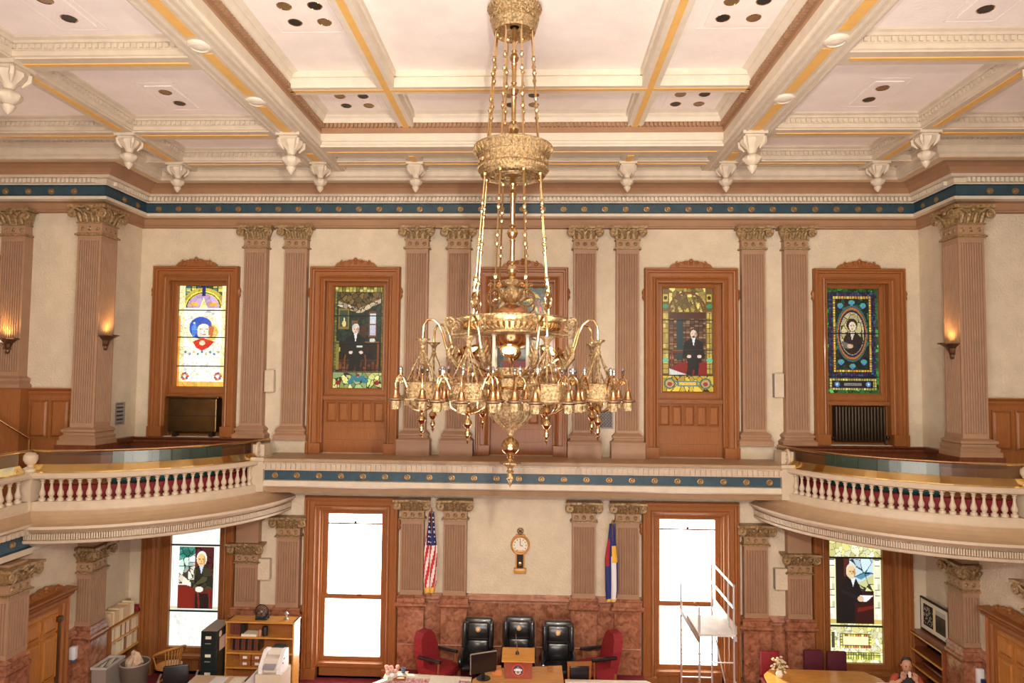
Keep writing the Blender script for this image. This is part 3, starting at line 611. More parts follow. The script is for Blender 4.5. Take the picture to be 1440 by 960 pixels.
def art_oval():
    A = Art(W_, H_, (.1, .35, .15)); A.mosaic(300, .5, cols=[(.1, .4, .15), (.2, .55, .25), (.08, .3, .12)]); A.R(.05, .95, .03, .97, (.14, .10, .2)); A.checks(.05, .95, .03, .86, 18, 40, [(.18, .13, .28), (.12, .10, .2), (.24, .18, .36), (.2, .3, .42)])
    A.checks(.13, .87, .07, .80, 14, 30, [(.9, .75, .3), (.85, .6, .2)]); A.R(.18, .82, .095, .775, (.07, .12, .09)); m = (A.u > .18) & (A.u < .82) & (A.v > .095) & (A.v < .775)
    A.mosaic(260, .5, mask=m, seed=6, cols=[(.07, .14, .10), (.05, .2, .18), (.12, .3, .2), (.08, .1, .1)])
    for x, y in ((.28, .16), (.72, .16), (.28, .7), (.72, .7), (.5, .13), (.5, .74)): A.El(x, y, .06, .022, (.3, .65, .6)); A.El(x, y + .02, .03, .012, (.35, .5, .85))
    A.El(.5, .43, .31, .27, (.22, .42, .40)); A.El(.5, .43, .29, .255, (.10, .12, .12)); A.Ring(.5, .43, .285, .25, .09, (.70, .42, .22)); A.El(.5, .43, .25, .22, (.16, .13, .28)); A.El(.5, .43, .232, .205, (.80, .74, .52))
    A.mosaic(90, .12, mask=((A.u - .5) / .225) ** 2 + ((A.v - .43) / .2) ** 2 < 1, seed=3)
    inside = ((A.u - .5) / .225) ** 2 + ((A.v - .43) / .2) ** 2 < 1; keep = A.a.copy()
    A.Pg([(.40, .43), (.48, .41), (.56, .41), (.70, .48), (.74, .64), (.30, .64), (.34, .48)], (.13, .10, .09)); A.Pg([(.46, .41), (.56, .41), (.50, .50)], (.85, .8, .7))
    A.El(.5, .345, .105, .062, (.20, .11, .07)); A.El(.51, .36, .068, .046, (.93, .84, .70)); A.El(.485, .353, .01, .006, (.2, .12, .1)); A.El(.535, .353, .01, .006, (.2, .12, .1)); A.El(.51, .385, .02, .005, (.6, .25, .2))
    A.Pg([(.30, .50), (.46, .53), (.44, .58), (.30, .56)], (.45, .42, .36)); A.El(.46, .55, .06, .02, (.85, .72, .58)); A.a[~inside] = keep[~inside]
    A.R(.05, .95, .86, .97, (.85, .72, .35)); A.checks(.05, .95, .86, .97, 18, 4, [(.85, .8, .4), (.7, .65, .35)]); A.R(.11, .89, .88, .95, (.12, .09, .10)); A.R(.33, .67, .903, .928, (.62, .6, .6))
    for i in range(13): A.R(.35 + i * .024, .362 + i * .024, .91, .922, (.2, .2, .2))
    for x in (.2, .8): A.El(x, .916, .05, .024, (.35, .55, .8)); A.El(x, .916, .02, .01, (.85, .9, .95))
    return A.grain(.3).lin(.9)
def art_senator():
    A = Art(W_, 200, (1, 1, .96)); A.R(0, 1, 0, 1, (.97, .99, .95)); A.mosaic(120, .03, lw=.005, ld=.9)
    A.R(.15, .85, .26, .73, (.95, .93, .85)); A.Pg([(.15, .28), (.5, .28), (.48, .33), (.15, .38)], (.25, .55, .5)); A.El(.3, .42, .15, .05, (.75, .85, .8)); A.El(.3, .33, .14, .03, (.15, .45, .4)); A.Pg([(.15, .48), (.45, .42), (.45, .56), (.15, .56)], (.9, .85, .75))
    A.mosaic(100, .25, mask=(A.u < .5) & (A.v > .28) & (A.v < .55) & (A.u > .15), seed=14)
    A.R(.48, .86, .28, .6, (.36, .12, .14)); A.mosaic(80, .3, mask=(A.u > .48) & (A.u < .86) & (A.v > .28) & (A.v < .6), seed=15)
    A.R(.13, .86, .56, .73, (.42, .12, .07)); A.R(.13, .46, .57, .73, (.50, .12, .06)); A.R(.5, .82, .62, .73, (.12, .06, .05)); A.Ln(.55, .6, .58, .72, .02, (.5, .12, .08)); A.Ln(.78, .6, .8, .72, .02, (.5, .12, .08))
    A.Pg([(.46, .44), (.56, .41), (.66, .41), (.82, .45), (.86, .58), (.60, .60), (.36, .57), (.38, .52), (.46, .52)], (.24, .24, .15)); A.Pg([(.56, .41), (.66, .41), (.61, .48)], (.8, .85, .95))
    A.mosaic(70, .5, mask=(A.v > .42) & (A.v < .58) & (A.u > .4) & (A.u < .84) & (A.a[..., 0] < .3), seed=16)
    A.El(.61, .365, .105, .055, (.97, .95, .9)); A.El(.605, .375, .085, .048, (.95, .78, .5)); A.El(.57, .368, .018, .005, (.55, .32, .2)); A.El(.64, .368, .018, .005, (.55, .32, .2)); A.El(.605, .385, .010, .010, (.8, .6, .4)); A.El(.605, .402, .03, .004, (.7, .4, .3)); A.El(.665, .38, .02, .035, (.8, .6, .38))
    A.Pg([(.22, .55), (.26, .5), (.40, .54), (.40, .57)], (.97, .92, .85)); A.El(.58, .59, .08, .02, (.98, .93, .85))
    for x0 in (0, .86): A.R(x0, x0 + .14, .26, .74, (1, 1, .97)); A.R(x0 + .02, x0 + .03, .27, .72, (.8, .85, .8)); A.R(x0, x0 + .14, .715, .735, (.85, .85, .7))
    return A.lin(1.15)
def art_writer():
    A = Art(W_, 200, (.97, .95, .70)); A.mosaic(300, .12, seed=21, cols=[(.97, .95, .72), (.9, .88, .55), (1, 1, .85)], lw=.006, ld=.7); A.R(.14, .86, .26, .73, (.10, .06, .05)); A.R(.40, .86, .26, .47, (.80, .90, .95)); A.Pg([(.42, .42), (.6, .44), (.86, .38), (.86, .5), (.42, .5)], (.85, .85, .6)); A.Pg([(.5, .4), (.62, .42), (.86, .37), (.7, .36)], (.35, .6, .7)); A.R(.3, .4, .26, .4, (.35, .14, .1))
    A.mosaic(90, .15, mask=(A.u > .4) & (A.u < .86) & (A.v > .26) & (A.v < .5), seed=22)
    A.Pg([(.5, .50), (.86, .52), (.86, .73), (.4, .73)], (.22, .05, .04)); A.Pg([(.55, .62), (.86, .6), (.86, .62), (.55, .65)], (.45, .1, .07))
    A.Pg([(.32, .43), (.42, .40), (.52, .41), (.60, .47), (.68, .56), (.60, .60), (.50, .58), (.50, .72), (.20, .72), (.20, .5)], (.05, .05, .06)); A.Pg([(.42, .41), (.52, .41), (.47, .47)], (.92, .95, 1))
    A.Ln(.26, .5, .55, .55, .03, (.10, .10, .11)); A.El(.44, .36, .10, .055, (.9, .88, .8)); A.El(.445, .37, .082, .047, (.93, .80, .58)); A.El(.42, .363, .018, .005, (.5, .32, .2)); A.El(.475, .363, .018, .005, (.5, .32, .2)); A.El(.45, .38, .010, .010, (.75, .58, .4)); A.El(.50, .375, .018, .034, (.75, .58, .4)); A.El(.45, .395, .035, .008, (.85, .85, .8))
    A.Pg([(.60, .53), (.85, .53), (.72, .575), (.6, .57)], (.95, .98, 1)); A.El(.61, .555, .06, .02, (.9, .75, .6))
    for x0 in (0, .86): A.R(x0, x0 + .14, .26, .74, (.97, .96, .75)); A.R(x0 + .02, x0 + .12, .28, .70, (1, 1, .88)); A.checks(x0 + .02, x0 + .12, .28, .7, 2, 10, [(1, 1, .9), (.96, .95, .8)], .08); A.R(x0, x0 + .14, .26, .28, (.5, .5, .3)); A.R(x0, x0 + .14, .70, .73, (.85, .75, .4))
    A.checks(.2, .8, .80, .90, 12, 5, [(.95, .85, .4), (.8, .5, .3), (.9, .9, .5)]); A.R(.26, .74, .82, .88, (.97, .95, .75)); A.R(.05, .11, .79, .9, (.3, .3, .2)); A.checks(.03, .97, .93, .98, 20, 3, [(.95, .9, .5), (.7, .75, .3)])
    return A.lin(1.1)
def painted(name, art, x0, x1, y, z0, z1, parent, m, r0=0., r1=1., rot=None, gain=1):
    """flat print or leaded pane: one small face per pixel; rows r0..r1 (from the top) of the picture"""
    h, w_ = art.shape[:2]; a, b2 = int(round(r0 * h)), int(round(r1 * h)); sub = art[a:b2]; n, k = sub.shape[:2]
    xs = np.linspace(x0, x1, k + 1); zs = np.linspace(z1, z0, n + 1); X, Z = np.meshgrid(xs, zs)
    V = np.stack([X, np.full_like(X, y), Z], -1).reshape(-1, 3)
    i = np.arange(n)[:, None] * (k + 1) + np.arange(k)[None]; F = np.stack([i, i + k + 1, i + k + 2, i + 1], -1).reshape(-1, 4)
    me = bpy.data.meshes.new(name); me.vertices.add(len(V)); me.vertices.foreach_set('co', V.ravel()); me.loops.add(F.size); me.loops.foreach_set('vertex_index', F.ravel().astype(np.int32))
    me.polygons.add(len(F)); me.polygons.foreach_set('loop_start', np.arange(0, F.size, 4, dtype=np.int32)); me.update(calc_edges=True)
    at = me.attributes.new('paint', 'FLOAT_COLOR', 'CORNER'); col = np.ones((len(F), 4, 4), np.float32); col[:, :, :3] = (sub.reshape(-1, 3) * gain)[:, None, :]
    at.data.foreach_set('color', col.ravel()); me.materials.append(m)
    if rot: me.transform(rot)
    me.update(); return link(name, me, parent)

# ------------------------------------------------------------------ windows
CAS = [(0, 0), (0, .11), (.02, .15), (.05, .15), (.06, .11), (.095, .105), (.105, .06), (.185, .055), (.195, .09), (.22, .10), (.235, .06), (.25, .05), (.27, .02), (.30, .015), (.30, -.04)]
def casing(parent, c, h, z0, z1, Y=WT, m=WOOD, pr=CAS, name='casing'):
    b = MB().sweep([(c - h, z0), (c - h, z1), (c + h, z1), (c + h, z0)], pr, mp=lambda x, z, t: (x, Y - t, z))
    b.box(c - h - .015, c - h + .30, Y - .125, Y, z0, z0 + .22).box(c + h - .30, c + h + .015, Y - .125, Y, z0, z0 + .22)
    o = obj(name, b, m, parent)
    ears = MB()
    for s_ in (-1, 1): ears.lathe([(.0001, -.16), (.02, -.13), (.045, -.08), (.03, -.03), (.05, .02), (.03, .08), (.0001, .12)], 8, (c + s_ * (h + .005), Y - .06, z1 - .55))
    obj('side_boss', ears, m, parent, True)
    return o
def crest(parent, c, z, w_=.46, Y=WT, m=WOOD, rot=None):
    b = MB(); n = 20; pts = []
    for i in range(n + 1):
        t = -1 + 2 * i / n; hgt = .05 + .10 * max(0, 1 - abs(t) * 1.15) ** .6 + .022 * abs(math.sin(t * 9.4)); pts.append((c + t * w_, z + (hgt if abs(t) < .98 else .0)))
    b.prism([(c - w_, z - .01)] + pts + [(c + w_, z - .01)], lambda x, zz, t: (x, Y - t, zz), .02, .09)
    for s_ in (-1, 1):
        b.tube(spiral((c + s_ * .28, Y - .1, z + .075), .06, .008, 1.3, 'xz', 14, start=PI / 2, sgn=-s_), .014, 6)
        b.tube(spiral((c + s_ * .12, Y - .1, z + .10), .05, .008, 1.2, 'xz', 14, start=0 if s_ > 0 else PI, sgn=s_), .014, 6)
    b.ball((c, Y - .1, z + .15), .045, 10); b.ball((c, Y - .1, z + .09), .035, 8)
    return obj('crest', b, m, parent, True)
def frame(x0, x1, z0, z1, gx0, gx1, gz0, gz1, y0, y1):
    b = MB().holes(x0, x1, z0, z1, [(gx0, gx1, gz0, gz1)], lambda a, b_: (a, y0, b_), thick=lambda a, b_: (a, y1, b_))
    return b
def raised(parent, x0, x1, z0, z1, Y, m=WOOD, d=.03):
    b = MB(); bw = .035
    b.add([(x0, Y - .002, z0), (x1, Y - .002, z0), (x1, Y - .002, z1), (x0, Y - .002, z1), (x0 + bw, Y - d, z0 + bw), (x1 - bw, Y - d, z0 + bw), (x1 - bw, Y - d, z1 - bw), (x0 + bw, Y - d, z1 - bw)],
          [(0, 1, 5, 4), (1, 2, 6, 5), (2, 3, 7, 6), (3, 0, 4, 7), (4, 5, 6, 7)])
    b.sweep([(x0 - .012, z0 - .012), (x0 - .012, z1 + .012), (x1 + .012, z1 + .012), (x1 + .012, z0 - .012)], [(-.012, 0), (-.012, .028), (.004, .028), (.010, .004)], closed=True, mp=lambda x, z, t: (x, Y - t, z))
    return obj('panel', b, m, parent)
uarts = [art_medallion(), art_study(), art_arch(), art_library(), art_oval()]
ulab = ['leaded window of bright glass with blue haired figure medallion, above bronze radiator cover', 'stained glass window of white haired man seated in dark study', 'stained glass window with rainbow arch half hidden behind the chandelier',
        'stained glass window of man seated before library shelves under vaulted arch', 'stained glass window with oval portrait inside green and purple border']
bars = [[.245, .515, .80], [.29, .56, .845], [.3, .6, .86], [.31, .60, .845], [.43, .845]]
for k, (c, h, z0) in enumerate(UW):
    wd = thing(f'window_{k + 1}', ulab[k], 'window', (c, WT, z0), kind='structure', world=True)
    casing(wd, c, h, z0, 8.68); crest(wd, c, 8.68)
    o0, o1 = c - h + .27, c + h - .27; g0, g1, gz0, gz1 = c - .545, c + .545, 6.07, 8.30
    obj('jamb_lining', MB().sweep([(o0, z0), (o0, 8.42), (o1, 8.42), (o1, z0)], [(0, .03), (.02, .03), (.02, -.17), (.045, -.17), (.045, -.3)], mp=lambda x, z, t: (x, WT - t, z)), WOOD, wd)
    b = frame(o0, o1, 5.86, 8.42, g0, g1, gz0, gz1, 14.60, 14.70)
    b.sweep([(g0 - .05, gz0 - .05), (g0 - .05, gz1 + .04), (g1 + .05, gz1 + .04), (g1 + .05, gz0 - .05)], [(0, 0), (0, .025), (.025, .03), (.05, 0)], closed=True, mp=lambda x, z, t: (x, 14.60 - t, z))
    obj('sash', b, WOODH if 0 else WOOD, wd)
    art = uarts[k]; bb = [0] + bars[k] + [1]
    for i in range(len(bb) - 1):
        zt, zb = gz1 - (gz1 - gz0) * bb[i], gz1 - (gz1 - gz0) * bb[i + 1]
        painted('stained_pane', art, g0, g1, 14.68, zb, zt, wd, STAIN, bb[i], bb[i + 1])
        if i: obj('glazing_bar', MB().box(g0, g1, 14.655, 14.677, zt - .011, zt + .011), BLACK, wd)
    obj('backing', MB().box(o0 + .02, o1 - .02, 14.72, 14.74, z0, 8.42), BLACK, wd)
    b = MB().box(o0, o1, 14.44, 14.70, 5.82, 5.90).box(o0, o1, 14.42, 14.6, 5.86, 5.885); obj('sill', b, WOODH, wd)
    if k in (1, 2, 3):
        obj('apron', MB().box(o0, o1, 14.56, 14.6, z0, 5.82).box(o0, o1, 14.54, 14.57, z0, z0 + .27).box(o0, o1, 14.545, 14.57, z0 + .52, z0 + .54), WOOD, wd)
        for i in range(5):
            xa = o0 + .06 + i * (o1 - o0 - .12) / 5; raised(wd, xa + .03, xa + (o1 - o0 - .12) / 5 - .03, 5.35, 5.76, 14.56)
    else: obj('apron', MB().box(o0, o1, 14.66, 14.7, z0, 5.82), WOOD, wd)
# radiators under the corner windows
rc = thing('radiator_cover', 'bronze metal radiator cover under the bright leaded window', 'radiator', (-7.02, 14.42, 5.0), world=True)
obj('cover', MB().bbox(-7.58, -6.52, 14.30, 14.56, 5.10, 5.82, .02), RADC, rc); obj('top_shelf', MB().bbox(-7.62, -6.48, 14.27, 14.58, 5.82, 5.86, .01), RADC, rc)
obj('seam', MB().box(-7.58, -6.52, 14.292, 14.30, 5.44, 5.455), IRON, rc)
obj('foot', MB().box(-7.5, -7.42, 14.34, 14.5, 5.0, 5.1).box(-6.7, -6.62, 14.34, 14.5, 5.0, 5.1), IRON, rc)
ra = thing('radiator', 'brown cast iron radiator under the oval portrait window', 'radiator', (7.05, 14.42, 5.0), world=True)
for i in range(16):
    x = 6.56 + i * .065
    obj('fin', MB().bbox(x, x + .045, 14.34, 14.54, 5.08, 5.80, .018), IRON, ra, True)
obj('header_pipe', MB().tube([(6.5, 14.44, 5.14), (7.62, 14.44, 5.14)], .028, 8).tube([(7.62, 14.44, 5.14), (7.62, 14.44, 5.0)], .02, 8).ball((7.64, 14.40, 5.16), .04), IRON, ra, True)

# lower windows
def swin(n, c, h, art, lab, gz0, gz1, bb):
    wd = thing(f'window_{n}', lab, 'window', (c, WT, 0), kind='structure', world=True)
    casing(wd, c, h, 0, 3.78); o0, o1 = c - h + .27, c + h - .27; g0, g1 = c - .545, c + .545
    obj('jamb_lining', MB().sweep([(o0, 0), (o0, 3.62), (o1, 3.62), (o1, 0)], [(0, .03), (.02, .03), (.02, -.17), (.045, -.17), (.045, -.3)], mp=lambda x, z, t: (x, WT - t, z)), WOOD, wd)
    b = frame(o0, o1, .25, 3.62, g0, g1, gz0, gz1, 14.60, 14.70); obj('sash', b, WOOD, wd)
    bb = [0] + bb + [1]
    for i in range(len(bb) - 1):
        zt, zb = gz1 - (gz1 - gz0) * bb[i], gz1 - (gz1 - gz0) * bb[i + 1]
        painted('stained_pane', art, g0, g1, 14.68, zb, zt, wd, STAIN, bb[i], bb[i + 1])
        if i: obj('glazing_bar', MB().box(g0, g1, 14.65, 14.677, zt - .016, zt + .016), BLACK, wd)
    obj('backing', MB().box(o0 + .02, o1 - .02, 14.72, 14.74, 0, 3.6), BLACK, wd)
    obj('sill', MB().box(o0, o1, 14.40, 14.70, .30, .37), WOODH, wd); obj('apron', MB().box(o0, o1, 14.54, 14.6, 0, .3), WOOD, wd)
swin(6, -7.04, 1.0, art_senator(), 'tall stained glass window of man in olive suit at red desk, under the balcony', .47, 3.40, [.265, .745])
swin(7, 7.04, 1.0, art_writer(), 'tall stained glass window of man in black coat holding paper, under the balcony', .47, 3.40, [.265, .745])
def cwin(n, c, lab):
    wd = thing(f'window_{n}', lab, 'window', (c, WT, 0), kind='structure', world=True)
    casing(wd, c, 1.0, 0, 3.78); o0, o1 = c - .73, c + .73
    obj('jamb_lining', MB().sweep([(o0, 0), (o0, 3.62), (o1, 3.62), (o1, 0)], [(0, .03), (.02, .03), (.02, -.10), (.05, -.10), (.05, -.3)], mp=lambda x, z, t: (x, WT - t, z)), WOOD, wd)
    obj('upper_sash', frame(o0 + .04, o1 - .04, 1.58, 3.6, c - .58, c + .58, 1.66, 3.36, 14.62, 14.68), WOOD, wd)
    obj('lower_sash', frame(o0 + .04, o1 - .04, .28, 1.66, c - .60, c + .60, .38, 1.58, 14.56, 14.62), WOOD, wd)
    obj('glass_pane', MB().box(c - .59, c + .59, 14.648, 14.654, 1.64, 3.38), PANE, wd); obj('glass_pane', MB().box(c - .61, c + .61, 14.588, 14.594, .36, 1.60), PANE, wd)
    obj('shade_bar', MB().box(c - .58, c + .58, 14.625, 14.645, 3.14, 3.17).box(c - .02, c + .03, 14.62, 14.64, 3.16, 3.21), WOODD, wd)
    obj('sash_lock', MB().box(c + .1, c + .2, 14.52, 14.56, 1.66, 1.70), BRASS, wd)
    obj('sill', MB().box(o0 - .02, o1 + .02, 14.40, 14.70, .22, .30), WOODH, wd); obj('apron', MB().box(o0, o1, 14.50, 14.62, 0, .22), WOOD, wd)
cwin(8, -3.55, 'overexposed clear sash window on the left of the rostrum')
cwin(9, 3.55, 'overexposed clear sash window behind the scaffold')
# far left gallery window
wd = thing('window_10', 'wooden framed gallery window cut by the left picture edge', 'window', (-11.05, 13, 5), kind='structure', world=True)
casing(wd, -11.05, .95, 4.9, 8.66, Y=13.0); crest(wd, -11.05, 8.66, Y=13.0)
obj('sash', frame(-11.75, -10.35, 4.9, 8.4, -11.62, -10.48, 5.9, 8.25, 13.15, 13.2), WOOD, wd)
obj('glass_pane', MB().box(-11.62, -10.48, 13.17, 13.176, 5.9, 8.25), PANE, wd)
obj('glazing_bar', MB().box(-11.62, -10.48, 13.15, 13.19, 7.04, 7.08), WOODD, wd)

# ------------------------------------------------------------------ pilasters
def capital(parent, w_, h, loc, rz=0, m=GOLDP):
    """carved capital: beaded neck, scroll leaves, two volutes and a thin abacus; built facing -Y at the origin (bottom centre, wall plane)"""
    d = .17; b = MB(); hw = w_ / 2
    b.box(-hw - .045, hw + .045, -d - .045, 0, 0, .03 * h / .5).box(-hw - .02, hw + .02, -d - .02, 0, .03, .05)
    b.box(-hw - .005, hw + .005, -d - .005, 0, .05, .40 * h, 1)
    n = 3 if w_ < .6 else 4
    for i in range(n): b.lathe([(.0001, .018), (.018, .014), (.028, .004), (.04, .012), (.05, 0)], 8, (-hw + w_ * (i + .5) / n, -d - .005, .235 * h), 0, axis=(0, -1, 0))
    b.box(-hw - .03, hw + .03, -d - .03, 0, .40 * h, .44 * h)
    # flaring bell
    z0, z1 = .44 * h, .88 * h; q0, q1 = hw, hw + .075
    b.add([(-q0, -d, z0), (q0, -d, z0), (q0, 0, z0), (-q0, 0, z0), (-q1, -d - .05, z1), (q1, -d - .05, z1), (q1, 0, z1), (-q1, 0, z1)], [(0, 1, 5, 4), (1, 2, 6, 5), (3, 0, 4, 7), (4, 5, 6, 7)])
    for i in range(4):      # leaves
        x = -hw * .75 + i * hw * .5; b.tube([(x, -d - .01, z0 + .01), (x * 1.03, -d - .05, z0 + .10 * h / .5), (x * 1.06, -d - .10, z0 + .155 * h / .5), (x * 1.08, -d - .115, z0 + .13 * h / .5)], [.03, .042, .028, .01], 6)
    b.ball((0, -d - .08, z1 - .01), .045, 8); b.tube([(-.09, -d - .09, z1 + .0), (0, -d - .11, z1 + .045), (.09, -d - .09, z1)], [.012, .028, .012], 6)
    for s_ in (-1, 1):
        b.tube([(s_ * .05, -d - .05, z0 + .05), (s_ * hw * .5, -d - .09, z1 - .07), (s_ * hw * .9, -d - .11, z1 - .01), (s_ * (hw + .06), -d - .12, z1 - .01)], [.012, .02, .024, .022], 6)
    # abacus, ends proud
    pa = [(-hw - .15, -d - .15), (-hw * .5, -d - .09), (0, -d - .12), (hw * .5, -d - .09), (hw + .15, -d - .15), (hw + .12, 0), (-hw - .12, 0)]
    b.prism(pa, lambda x, y, z: (x, y, z), .89 * h, 1.0 * h)
    o = obj('capital', b, [m, PIL], parent, True); o.location = loc; o.rotation_euler = (0, 0, rz)
    for s_ in (-1, 1):
        v = MB(); cz = .70 * h; cx = s_ * (hw + .055)
        v.tube(spiral((cx, -d - .105, cz), .088, .012, 1.75, 'xz', 22, start=PI / 2, sgn=-s_), [.022] * 12 + [.018] * 11, 7)
        v.lathe([(.0001, 0), (.075, .0), (.075, .05), (.0001, .05)], 14, (cx, -d - .07, cz), axis=(0, -1, 0)); v.ball((cx, -d - .125, cz), .02, 8)
        obj('volute', v, m, o, True)
    return o
def fluted(b, x0, x1, Y, dep, z0, z1, n, side=0, edge=.03, fw_=.72):
    """front board with n grooves; side=+-1 adds grooves on the flank facing the hall"""
    def grooves(a0, a1, n, mp):
        w_ = (a1 - a0 - 2 * edge) / n; pts = [(a0, 0)]
        for i in range(n):
            c = a0 + edge + w_ * (i + .5); g = w_ * fw_ / 2
            pts += [(c - g, 0), (c - g * .75, .026), (c, .036), (c + g * .75, .026), (c + g, 0)]
        pts.append((a1, 0)); k = len(pts); band = .10
        vs = [mp(a, t, z0 + band) for a, t in pts] + [mp(a, t, z1 - band) for a, t in pts]
        b.add(vs, [(i, i + 1, k + i + 1, k + i) for i in range(k - 1)])
        for za, zb in ((z0, z0 + band), (z1 - band, z1)): b.add([mp(a0, 0, za), mp(a1, 0, za), mp(a1, 0, zb), mp(a0, 0, zb)], [(0, 1, 2, 3)])
        for zz in (z0 + band, z1 - band):
            for i in range(n):
                j = 1 + i * 5; b.add([mp(pts[j + q][0], pts[j + q][1], zz) for q in range(5)], [(0, 1, 2, 3, 4)])
    F = Y - dep
    grooves(x0, x1, n, lambda a, t, z: (a, F + t, z))
    for s_, X in ((-1, x0), (1, x1)):
        if side == s_: grooves(F, Y, max(3, int(n * dep / (x1 - x0))), lambda a, t, z: (X - s_ * t, a, z))
        else: b.add([(X, F, z0), (X, Y, z0), (X, Y, z1), (X, F, z1)], [(0, 1, 2, 3)])
def attic_base(b, x0, x1, Y, dep, z0, z1):
    """moulded foot wrapped round three sides"""
    H = z1 - z0; pr = [(.10, 0), (.10, .34 * H), (.085, .38 * H), (.10, .42 * H), (.105, .52 * H), (.085, .62 * H), (.05, .66 * H), (.03, .74 * H), (.045, .82 * H), (.055, .88 * H), (.04, .94 * H), (.0, H)]
    b.sweep([(x0, Y), (x0, Y - dep), (x1, Y - dep), (x1, Y)][::1], [(o, z0 + z) for o, z in pr], cap=False)
def pilaster(c, z0, z1, lab, plinth=0, hcap=.48, w_=.48, Y=WT, dep=.17, n=8, group=None):
    t = thing('pilaster', lab, 'pilaster', (c, Y, z0), group=group, world=True); x0, x1 = c - w_ / 2, c + w_ / 2
    zb = z0
    if plinth: obj('plinth', MB().box(x0 - .11, x1 + .11, Y - dep - .12, Y, z0, z0 + plinth), PIL, t); zb = z0 + plinth
    b = MB(); b.sweep([(x0, Y), (x0, Y - dep), (x1, Y - dep), (x1, Y)], [(.11, zb), (.115, zb + .06), (.09, zb + .08), (.055, zb + .11), (.055, zb + .13), (.075, zb + .15), (.08, zb + .18), (.05, zb + .21), (.0, zb + .25)], cap=False)
    b.v = [(2 * c - x if 0 else x, y, z) for x, y, z in b.v]
    obj('base', b, PIL, t)
    b = MB(); fluted(b, x0, x1, Y, dep, zb + .2, z1 - hcap, n); obj('shaft', b, PIL, t)
    cp = capital(t, w_, hcap, (c, Y, z1 - hcap))
    return t
xs = [-5.74, -4.86, -2.24, -1.34, 1.34, 2.24, 4.86, 5.74]
ul = ['upper fluted pilaster right beside the bright leaded window at the left bay', 'upper fluted pilaster just left of the study picture window', 'upper fluted pilaster just right of the study picture window', 'upper fluted pilaster left of the window behind the chandelier',
      'upper fluted pilaster right of the window behind the chandelier', 'upper fluted pilaster just left of the library picture window', 'upper fluted pilaster just right of the library picture window', 'upper fluted pilaster just left of the oval portrait window']
for i, x in enumerate(xs):
    mid = 2 <= i <= 5
    pilaster(x, LEDGE_Z if mid else 4.98, E + 3.19, ul[i], plinth=.27 if mid else .03)
def lower_pilaster(c, ztop, zd, lab, block=0):
    t = thing('pilaster', lab, 'pilaster', (c, WT, 0), world=True); w_, dep = .48, .17; x0, x1 = c - .24, c + .24
    b = MB(); b.box(x0 - .03, x1 + .03, WT - dep - .04, WT, 0, zd - .30).box(x0 - .07, x1 + .07, WT - dep - .08, WT, 0, .22)
    b.sweep([(x0, WT), (x0, WT - dep), (x1, WT - dep), (x1, WT)], [(.03, zd - .30), (.04, zd - .25), (.09, zd - .20), (.09, zd - .16), (.05, zd - .14), (.05, zd - .05), (.07, zd - .03), (.03, zd), (0, zd)], cap=False)
    obj('pedestal', b, MARB, t)
    b = MB(); fluted(b, x0, x1, WT, dep, zd, ztop - .42, 8); obj('shaft', b, PIL, t)
    capital(t, w_, .42, (c, WT, ztop - .42))
    if block: obj('impost_block', MB().box(x0, x1, WT - dep, WT, ztop, E - 2.9).box(x0 - .06, x1 + .06, WT - dep - .05, WT, E - 3.1, E - 2.9), PIL, t)
ll = ['lower fluted pilaster beside the man in olive suit window, above the bookshelf', 'lower fluted pilaster just left of the left clear window', 'lower fluted pilaster just right of the left clear window', 'lower fluted pilaster between striped flag and clock',
      'lower fluted pilaster between clock and blue flag', 'lower fluted pilaster directly behind the blue flag', 'lower fluted pilaster just right of the scaffold window', 'lower fluted pilaster beside the man in black coat window']
for i, x in enumerate(xs):
    k = min(i, 7 - i)
    lower_pilaster(x, [2.80, 3.36, 3.77, 3.77][k], [1.48, 1.48, 1.80, 1.80][k], ll[i], block=(k == 0))
